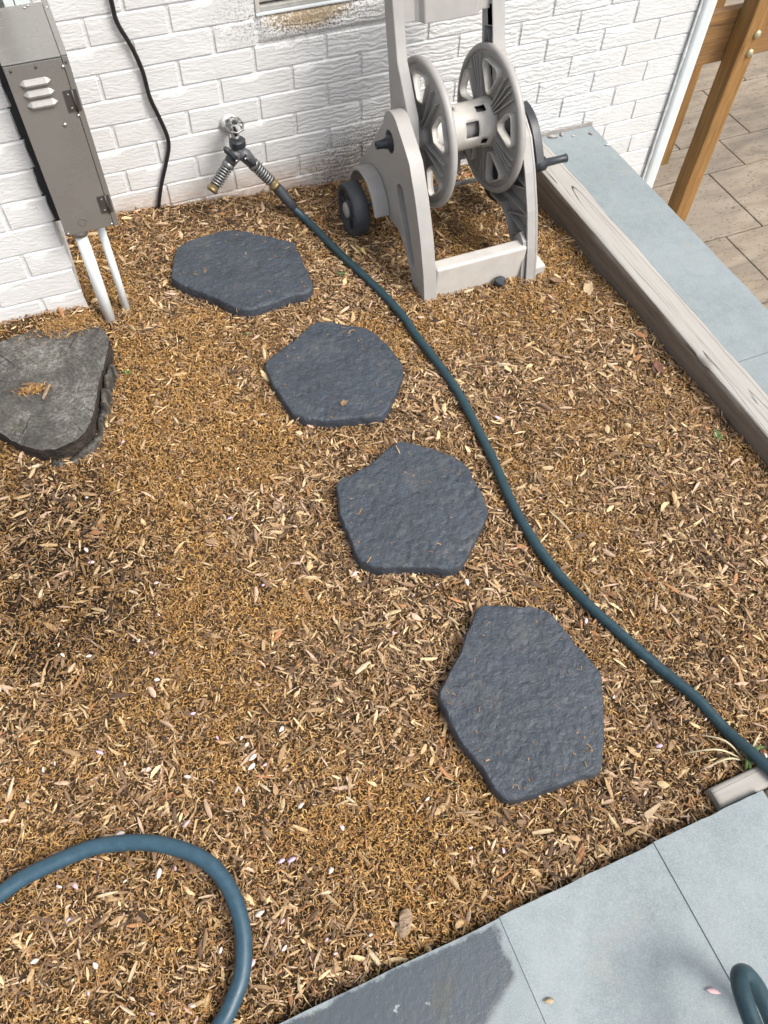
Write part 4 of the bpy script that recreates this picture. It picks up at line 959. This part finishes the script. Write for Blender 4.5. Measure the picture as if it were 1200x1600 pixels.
def damp_and_shade(x, y):
    """damp, darker, half rotted mulch by the stump, darker along the wall, shade painted under the reel"""
    d = 1.0*np.exp(-(((x+.36)/.26)**2+((y-1.02)/.30)**2)) + .45*np.exp(-(((x-.45)/.5)**2+((y-2.12)/.09)**2)) + .55*np.exp(-(((x-.95)/.25)**2+((y-1.85)/.20)**2))  # last term puts the shade under the reel into the mulch colour
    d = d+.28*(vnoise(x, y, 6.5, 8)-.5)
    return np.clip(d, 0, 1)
def srgb(*c): return np.array([((v/255+.055)/1.055)**2.4 if v > 10 else v/255/12.92 for v in c])
def commit(V, F, C, name):
    me = bpy.data.meshes.new(name); nv = len(V); nf = len(F); w = F.shape[1]
    me.vertices.add(nv); me.vertices.foreach_set('co', V.astype(np.float32).ravel()); me.loops.add(nf*w); me.loops.foreach_set('vertex_index', F.astype(np.int32).ravel())
    me.polygons.add(nf); me.polygons.foreach_set('loop_start', np.arange(0, nf*w, w, dtype=np.int32)); me.polygons.foreach_set('loop_total', np.full(nf, w, np.int32))
    a = me.attributes.new('Col', 'FLOAT_COLOR', 'POINT'); a.data.foreach_set('color', np.c_[C, np.ones(nv)].astype(np.float32).ravel())
    me.update(calc_edges=True); me.materials.append(M['mulch']); o = bpy.data.objects.new(name, me); return link(o)
def curls(n, zs=None, xy=None):
    x, y = scatter(n) if xy is None else xy; pf = patch(x, y); dm = damp_and_shade(x, y)
    if xy is None:
        k = rng.random(len(x)) < (.26+.74*pf)*(1-.62*dm*(vnoise(x, y, 45, 12) > .42)); x, y, pf, dm = x[k], y[k], pf[k], dm[k]
    n = len(x); seg = 3; L = rng.uniform(.004, .012, n)*(1+1.2*(rng.random(n) < .15)); Wd = rng.uniform(.0004, .0011, n)
    h = rng.uniform(0, 2*np.pi, n); cu = rng.normal(0, .95, n); z0 = (ng(x, y) if zs is None else zs)+rng.uniform(-.001, .0085, n)*(.6+.6*pf)
    pit = rng.normal(0, .35, n); px, py, pz = x.copy(), y.copy(), z0.copy(); V = np.zeros((n, seg+1, 2, 3)); 
    for s in range(seg+1):
        nxp, nyp = -np.sin(h), np.cos(h); tilt = rng.normal(0, .5, n)*Wd
        V[:, s, 0] = np.stack([px+nxp*Wd/1, py+nyp*Wd/1, pz+tilt], 1); V[:, s, 1] = np.stack([px-nxp*Wd/1, py-nyp*Wd/1, pz-tilt], 1)
        px = px+np.cos(h)*np.cos(pit)*L/seg; py = py+np.sin(h)*np.cos(pit)*L/seg; pz = pz+np.sin(pit)*L/seg; h = h+cu+rng.normal(0, .3, n); pit = pit-rng.uniform(0, .45, n)
    base = np.arange(n)[:, None]*(2*(seg+1)); F = np.concatenate([np.stack([base[:, 0]+2*s, base[:, 0]+2*s+1, base[:, 0]+2*s+3, base[:, 0]+2*s+2], 1) for s in range(seg)])
    pal = np.array([srgb(190, 148, 88), srgb(170, 125, 70), srgb(210, 174, 118), srgb(130, 96, 62), srgb(88, 66, 47), srgb(154, 127, 95)])
    w = np.array([.28, .27, .14, .15, .09, .07]); c = pal[rng.choice(6, n, p=w)]*rng.uniform(.75, 1.15, n)[:, None]
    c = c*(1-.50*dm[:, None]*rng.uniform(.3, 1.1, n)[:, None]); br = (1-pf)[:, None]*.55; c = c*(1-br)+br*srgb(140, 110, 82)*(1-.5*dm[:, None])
    return V.reshape(-1, 3), F, np.repeat(c*1.12, 2*(seg+1), 0)
V, F, C = curls(330000)
# fibre lying on top of the stump's back edge
k = 2600; sx = rng.normal(-.125, .05, k); sy = rng.normal(1.695, .022, k); kk = npin(sx, sy, ST); V2, F2, C2 = curls(0, np.full(kk.sum(), SZ+.002)+rng.uniform(0, .008, kk.sum()), (sx[kk], sy[kk]))
F = np.concatenate([F, F2+len(V)]); V = np.concatenate([V, V2]); C = np.concatenate([C, C2])
k = 350; sx = rng.normal(-.268, .016, k); sy = 1.492+(sx+.268)*-.2+rng.normal(0, .005, k); V2, F2, C2 = curls(0, np.full(k, SZ+.002), (sx, sy))
F = np.concatenate([F, F2+len(V)]); V = np.concatenate([V, V2]); C = np.concatenate([C, C2])
for p in STONES:
    cx_, cy_ = np.mean([q[0] for q in p]), np.mean([q[1] for q in p]); k = 90; idx = rng.integers(0, len(p), k); pp = np.array(p)[idx]; t_ = (rng.beta(5, 1.2, k)*.97)[:, None]
    q_ = np.array([[cx_, cy_]])*(1-t_)+pp*t_+rng.normal(0, .012, (k, 2)); ok_ = npin(q_[:, 0], q_[:, 1], offset(p, .006)); q_ = q_[ok_]
    zz = np.array([g0(a, b) for a, b in q_])+.0315; st_ = rng.bit_generator.state; V2, F2, C2 = curls(0, zz-.002, (q_[:, 0], q_[:, 1])); F = np.concatenate([F, F2+len(V)]); V = np.concatenate([V, V2]); C = np.concatenate([C, C2])
tag(commit(V, F, C, 'mulch_fibre'), 'curly orange brown shredded fibre mulch covering the bed', 'mulch', kind='stuff')
def chips(n):
    x, y = scatter(n); pf = patch(x, y); dm = damp_and_shade(x, y); k = rng.random(len(x)) < (1.0-.82*pf)*(1-.6*dm*(vnoise(x, y, 45, 12) > .42)); x, y, pf, dm = x[k], y[k], pf[k], dm[k]; n = len(x)
    q = rng.random(n); L = np.where(q < .70, rng.uniform(.004, .012, n), np.where(q < .945, rng.uniform(.010, .024, n), rng.uniform(.020, .044, n)))
    Wd = np.where(q < .70, rng.uniform(.0005, .0013, n), np.where(q < .945, rng.uniform(.0007, .0026, n), np.where(q < .985, rng.uniform(.0010, .0040, n), rng.uniform(.0035, .0065, n)))); T = Wd*rng.uniform(.35, .9, n)
    h = rng.uniform(0, 2*np.pi, n); pit = rng.normal(0, .22, n); roll = rng.normal(0, .6, n); z = ng(x, y)+rng.uniform(.000, .009, n)
    d = np.stack([np.cos(h)*np.cos(pit), np.sin(h)*np.cos(pit), np.sin(pit)], 1); s0 = np.stack([-np.sin(h), np.cos(h), np.zeros(n)], 1); u0 = np.cross(d, s0)
    s = s0*np.cos(roll)[:, None]+u0*np.sin(roll)[:, None]; u = -s0*np.sin(roll)[:, None]+u0*np.cos(roll)[:, None]; c = np.stack([x, y, z], 1); V = []
    bend = rng.normal(0, .10, n)[:, None]*s
    for t, wq in ((-.5, .35), (-.18, 1.0), (.2, .95), (.5, .25)):
        wv = wq*rng.uniform(.7, 1.2, n)[:, None]; p = c+d*(L[:, None]*t)+bend*(L[:, None]*(.25-t*t)*2); V += [p+s*Wd[:, None]*wv, p+u*T[:, None]*wv*.9, p-s*Wd[:, None]*wv]
    V = np.stack(V, 1); b = np.arange(n)*12; F = np.concatenate([np.stack([b+3*q+e, b+3*q+e+1, b+3*q+e+4, b+3*q+e+3], 1) for q in range(3) for e in range(2)])
    pal = np.array([srgb(220, 194, 150), srgb(196, 166, 124), srgb(168, 138, 104), srgb(138, 112, 88), srgb(102, 82, 66), srgb(64, 51, 42), srgb(206, 176, 152), srgb(174, 126, 88)])
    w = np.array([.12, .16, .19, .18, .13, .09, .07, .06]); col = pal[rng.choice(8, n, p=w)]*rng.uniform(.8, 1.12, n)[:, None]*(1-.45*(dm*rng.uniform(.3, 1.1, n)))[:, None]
    return V.reshape(-1, 3), F, np.repeat(col*1.06, 12, 0)
tag(commit(*chips(150000), 'mulch_chips'), 'brown and tan shredded wood chips mixed through the mulch bed', 'mulch', kind='stuff')

# ------------------------------------------------------------------ loose things lying on the bed
def splinter_mesh(seed):
    r = random.Random(seed); L, w, t = r.uniform(.026, .040), r.uniform(.0032, .0055), r.uniform(.0018, .0032); vs = []; n = 5
    for i in range(n+1):
        q = i/n; x = L*(q-.5); ww = w*(.55+.45*math.sin(math.pi*min(1, max(0, q*1.1))))*r.uniform(.8, 1.1); b = .003*math.sin(math.pi*q)*r.uniform(.6, 1)
        vs += [(x, -ww, 0), (x, -ww*.5, t+b), (x, ww*.7, t*.8+b), (x, ww, 0)]
    fs = [(4*i+k, 4*i+4+k, 4*i+4+(k+1) % 4, 4*i+(k+1) % 4) for i in range(n) for k in range(4)]+[(3, 2, 1, 0), (4*n, 4*n+1, 4*n+2, 4*n+3)]
    me = bpy.data.meshes.new('wood_splinter'); me.from_pydata(vs, [], fs); me.materials.append(M['chip']); me.update(); return me
SM = [splinter_mesh(i) for i in range(9)]; rs = random.Random(5); cnt = 0
while cnt < 210:
    x, y = rs.uniform(-.5, 1.34), rs.uniform(.07, 2.1)
    xa = np.array([x]); ya = np.array([y])
    if not free(xa, ya)[0] or x < -.33-.2*(1.8-y)/1.5 or (y < .55 and x > .88+.25*y): continue
    if rs.random() < patch(xa, ya)[0]*.75: continue
    o = bpy.data.objects.new('wood_splinter', rs.choice(SM)); link(o); o.location = (x, y, g(x, y)+rs.uniform(.004, .009)); o.rotation_euler = (rs.gauss(0, .25), rs.gauss(0, .12), rs.uniform(0, 6.3)); q = rs.uniform(.6, 1.15); o.scale = (q, q*rs.uniform(.6, 1.1), q)
    tag(o, 'larger pale splinter of wood lying loose on top of the mulch', 'wood chip', 'large pale splinters on the mulch'); cnt += 1
def petal_mesh(seed):
    r = random.Random(seed); L, w = r.uniform(.011, .016), r.uniform(.0026, .0042); vs = []; n = 6
    for i in range(n+1):
        q = i/n; x = L*(q-.5); ww = w*math.sin(math.pi*(.08+.84*q**.8)); z = .002*math.sin(math.pi*q); vs += [(x, -ww, z+.0018), (x, 0, z), (x, ww, z+.0018), (x, 0, z+.0006)]
    fs = [(4*i+k, 4*i+4+k, 4*i+4+(k+1) % 4, 4*i+(k+1) % 4) for i in range(n) for k in range(4)]; me = bpy.data.meshes.new('petal'); me.from_pydata(vs, [], fs); me.materials.append(M['petal']); me.polygons.foreach_set('use_smooth', [True]*len(fs)); me.update(); return me
PM = [petal_mesh(i) for i in range(5)]; cnt = 0
def petal(x, y, z, lab, grp=None):
    o = bpy.data.objects.new('petal', rs.choice(PM)); link(o); o.location = (x, y, z); o.rotation_euler = (rs.gauss(0, .3), rs.gauss(0, .2), rs.uniform(0, 6.3)); q = rs.uniform(.6, 1.15); o.scale = (q, q, q); tag(o, lab, 'petal', grp); return o
while cnt < 95:
    x, y = rs.uniform(-.52, .9), min(1.3, abs(rs.gauss(.1, .5))+.06)
    if rs.random() < .55: x = rs.uniform(-.52, .1)
    if not free(np.array([x]), np.array([y]))[0]: continue
    petal(x, y, g(x, y)+.008, 'fallen pale pink petal lying on the mulch', 'fallen petals on the mulch'); cnt += 1
petal(.547, -.187, .005, 'pink petal on the bluestone slab beside the raised hose').scale = (1.5, 1.3, 1)
o = petal(.289, -.095, .003, 'cream petal on the bluestone slab near the puddle'); o.scale = (1.4, 1.2, 1); o.data = o.data.copy(); o.data.materials[0] = M['maple']
# dry leaves
def leaf(x, y, s, rot, label, mat, z=None, curl=.35):
    out = []; n = 40
    for i in range(n):
        t = 2*math.pi*i/n; r = 1+.13*math.cos(5*t+x)+.14*math.cos(3*t+1)+.10*noise.noise(Vector((math.cos(t)*3, math.sin(t)*3, x*9))); out.append((s*r*math.cos(t)*1.0, s*r*math.sin(t)*.62))
    v, f = tri_poly(out, (), [(s*a*.2, s*b*.15) for a in range(-4, 5) for b in range(-3, 4) if inside((s*a*.2, s*b*.15), offset(out, s*.05))]); mb = MB()
    mb.quad([(a, b, curl*(b*b)/s*1.6+.12*s*noise.noise(Vector((a*70, b*70, x)))+curl*.3*a*a/s) for a, b in v], f, True); o = mb.build('dry_leaf', mat, None, 0, 2, .0006); o.location = (x, y, (g(x, y)+.010) if z is None else z); o.rotation_euler = (.15, -.1, rot); return tag(o, label, 'leaf')
leaf(1.288, 1.437, .024, .9, 'curled tan leaf on the mulch close beside the long timber', M['maple'])
leaf(1.215, 1.50, .020, 2.6, 'brown curled leaf on the mulch near the foot of the reel', M['leaf'])
leaf(1.300, 1.085, .022, 1.5, 'reddish brown leaf leaning against the side of the long timber', M['redleaf'], None, .6)
leaf(.433, 1.224, .010, .3, 'tiny curled leaf scrap on a stepping stone', M['leaf'], g0(.433, 1.224)+.036)
# seed, samara, chunk, sticks
mb = MB(); mb.lathe([(-.012, 0), (-.010, .0035), (0, .0045), (.007, .007), (.012, .006), (.014, 0)], (0, 0, 0), 'X', 10); o = mb.build('yellow_seed', M['seed']); o.location = (.715, 1.800, g(.715, 1.8)+.012); o.rotation_euler = (0, -.5, 1.9); tag(o, 'yellowish seed standing in the mulch in front of the reel wheel', 'seed')
mb = MB(); out = slot((0, .004), (0, -.028), .0065, .0022); prism(mb, out, 0, .0014); o = weld(mb.build('winged_seed', M['maple'])); o.rotation_euler = (R(0), R(-90), R(15)); o.location = (.615, .094, g(.615, .094)+.012); tag(o, 'tan winged seed lying on the mulch close to the slab edge', 'seed')
mb = MB(); vs = []
for i in range(9):
    q = i/8; r_ = .013*math.sin(math.pi*(.12+.76*q)); 
    for k in range(8): a = 2*math.pi*k/8; w = 1+.5*noise.noise(Vector((q*3, math.cos(a), math.sin(a)))); vs.append(((q-.5)*.046, r_*w*math.cos(a), r_*.7*w*math.sin(a)))
mb.quad(vs, [(i*8+k, i*8+(k+1) % 8, (i+1)*8+(k+1) % 8, (i+1)*8+k) for i in range(8) for k in range(8)]+[tuple(range(8))[::-1], tuple(64+k for k in range(8))], False)
o = mb.build('wood_chunk', M['chunk']); o.location = (.118, .100, g(.118, .10)+.010); o.rotation_euler = (0, 0, .95); tag(o, 'thick brown chunk of wood on the mulch near the slab edge', 'wood chunk')
def stick(name, a, b, w, mat, label, cat):
    m = MB(); a, b = Vector(a), Vector(b); mid = a.lerp(b, .5)+Vector((.001, .002, .001)); m.tube([a, a.lerp(mid, .6), mid, b], [w*.6, w, w*.9, w*.7], 5, True, False); return tag(m.build(name, mat), label, cat)
stick('stick', (-.251, 1.451, SZ+.007), (-.228, 1.493, SZ+.006), .0042, M['chunk'], 'short brown stick lying on the top of the stump', 'stick')
stick('stick', (-.290, 1.516, SZ+.007), (-.246, 1.500, SZ+.006), .0035, M['leaf'], 'strip of orange bark lying on the top of the stump', 'bark strip')
stick('twig', (.775, .765, g(.775, .765)+.012), (.792, .690, g(.792, .69)+.012), .0021, M['straw'], 'straight pale twig on the mulch just right of the teal hose', 'twig')
# weeds and grass tuft
def weed(x, y, s, n, label, z=None):
    mb = MB(); z0 = g(x, y) if z is None else z
    for k in range(n):
        a = 2.4*k+rs.uniform(-.3, .3); L = s*rs.uniform(.6, 1.1); c, q = math.cos(a), math.sin(a); pts = [(0, 0, .001), (c*L*.4, q*L*.4, L*.35), (c*L, q*L, L*.35)]; w = L*.22; vs = []
        for (px, py, pz), ww in zip(pts, (.15, 1, .1)): vs += [(px-q*w*ww, py+c*w*ww, pz), (px, py, pz-.0006), (px+q*w*ww, py-c*w*ww, pz), (px, py, pz+.001)]
        mb.quad(vs, [(4*i+j, 4*i+4+j, 4*i+4+(j+1) % 4, 4*i+(j+1) % 4) for i in range(2) for j in range(4)])
    o = mb.build('weed', M['green']); o.location = (x, y, z0+.004); return tag(o, label, 'weed')
weed(1.312, .825, .021, 9, 'small green weed sprouting beside the long timber'); weed(.611, 1.718, .014, 7, 'tiny green weed by the teal hose near the stone closest to the wall')
weed(-.047, 1.519, .015, 8, 'tiny green weed just beside the tree stump'); weed(.285, 1.564, .010, 6, 'tiny green sprout between two stepping stones')
gt = thing('grass_tuft', 'tuft of dry straw blades with green base at the timber end', 'grass'); bx_, by_ = .852, .107
for tip, m in (((.745, .165), 'straw'), ((.755, .125), 'straw'), ((.79, .185), 'straw'), ((.905, .14), 'straw'), ((.832, .090), 'green'), ((.838, .083), 'green'), ((.895, .115), 'green')):
    L = math.hypot(tip[0]-bx_, tip[1]-by_); pts = catmull([(bx_, by_, g(bx_, by_)), ((bx_+tip[0])/2, (by_+tip[1])/2+.006, g(bx_, by_)+.02+L*.12), (tip[0], tip[1], g(tip[0], tip[1])+.012)], 5)
    mb = MB(); k = len(pts); w0 = .0018 if m == 'straw' else .0036; mb.tube(pts, [w0*(.5+math.sin(math.pi*min(.97, i/(k-1)*.9+.08))*.7) for i in range(k)], 5); mb.build('blade', M[m], gt)
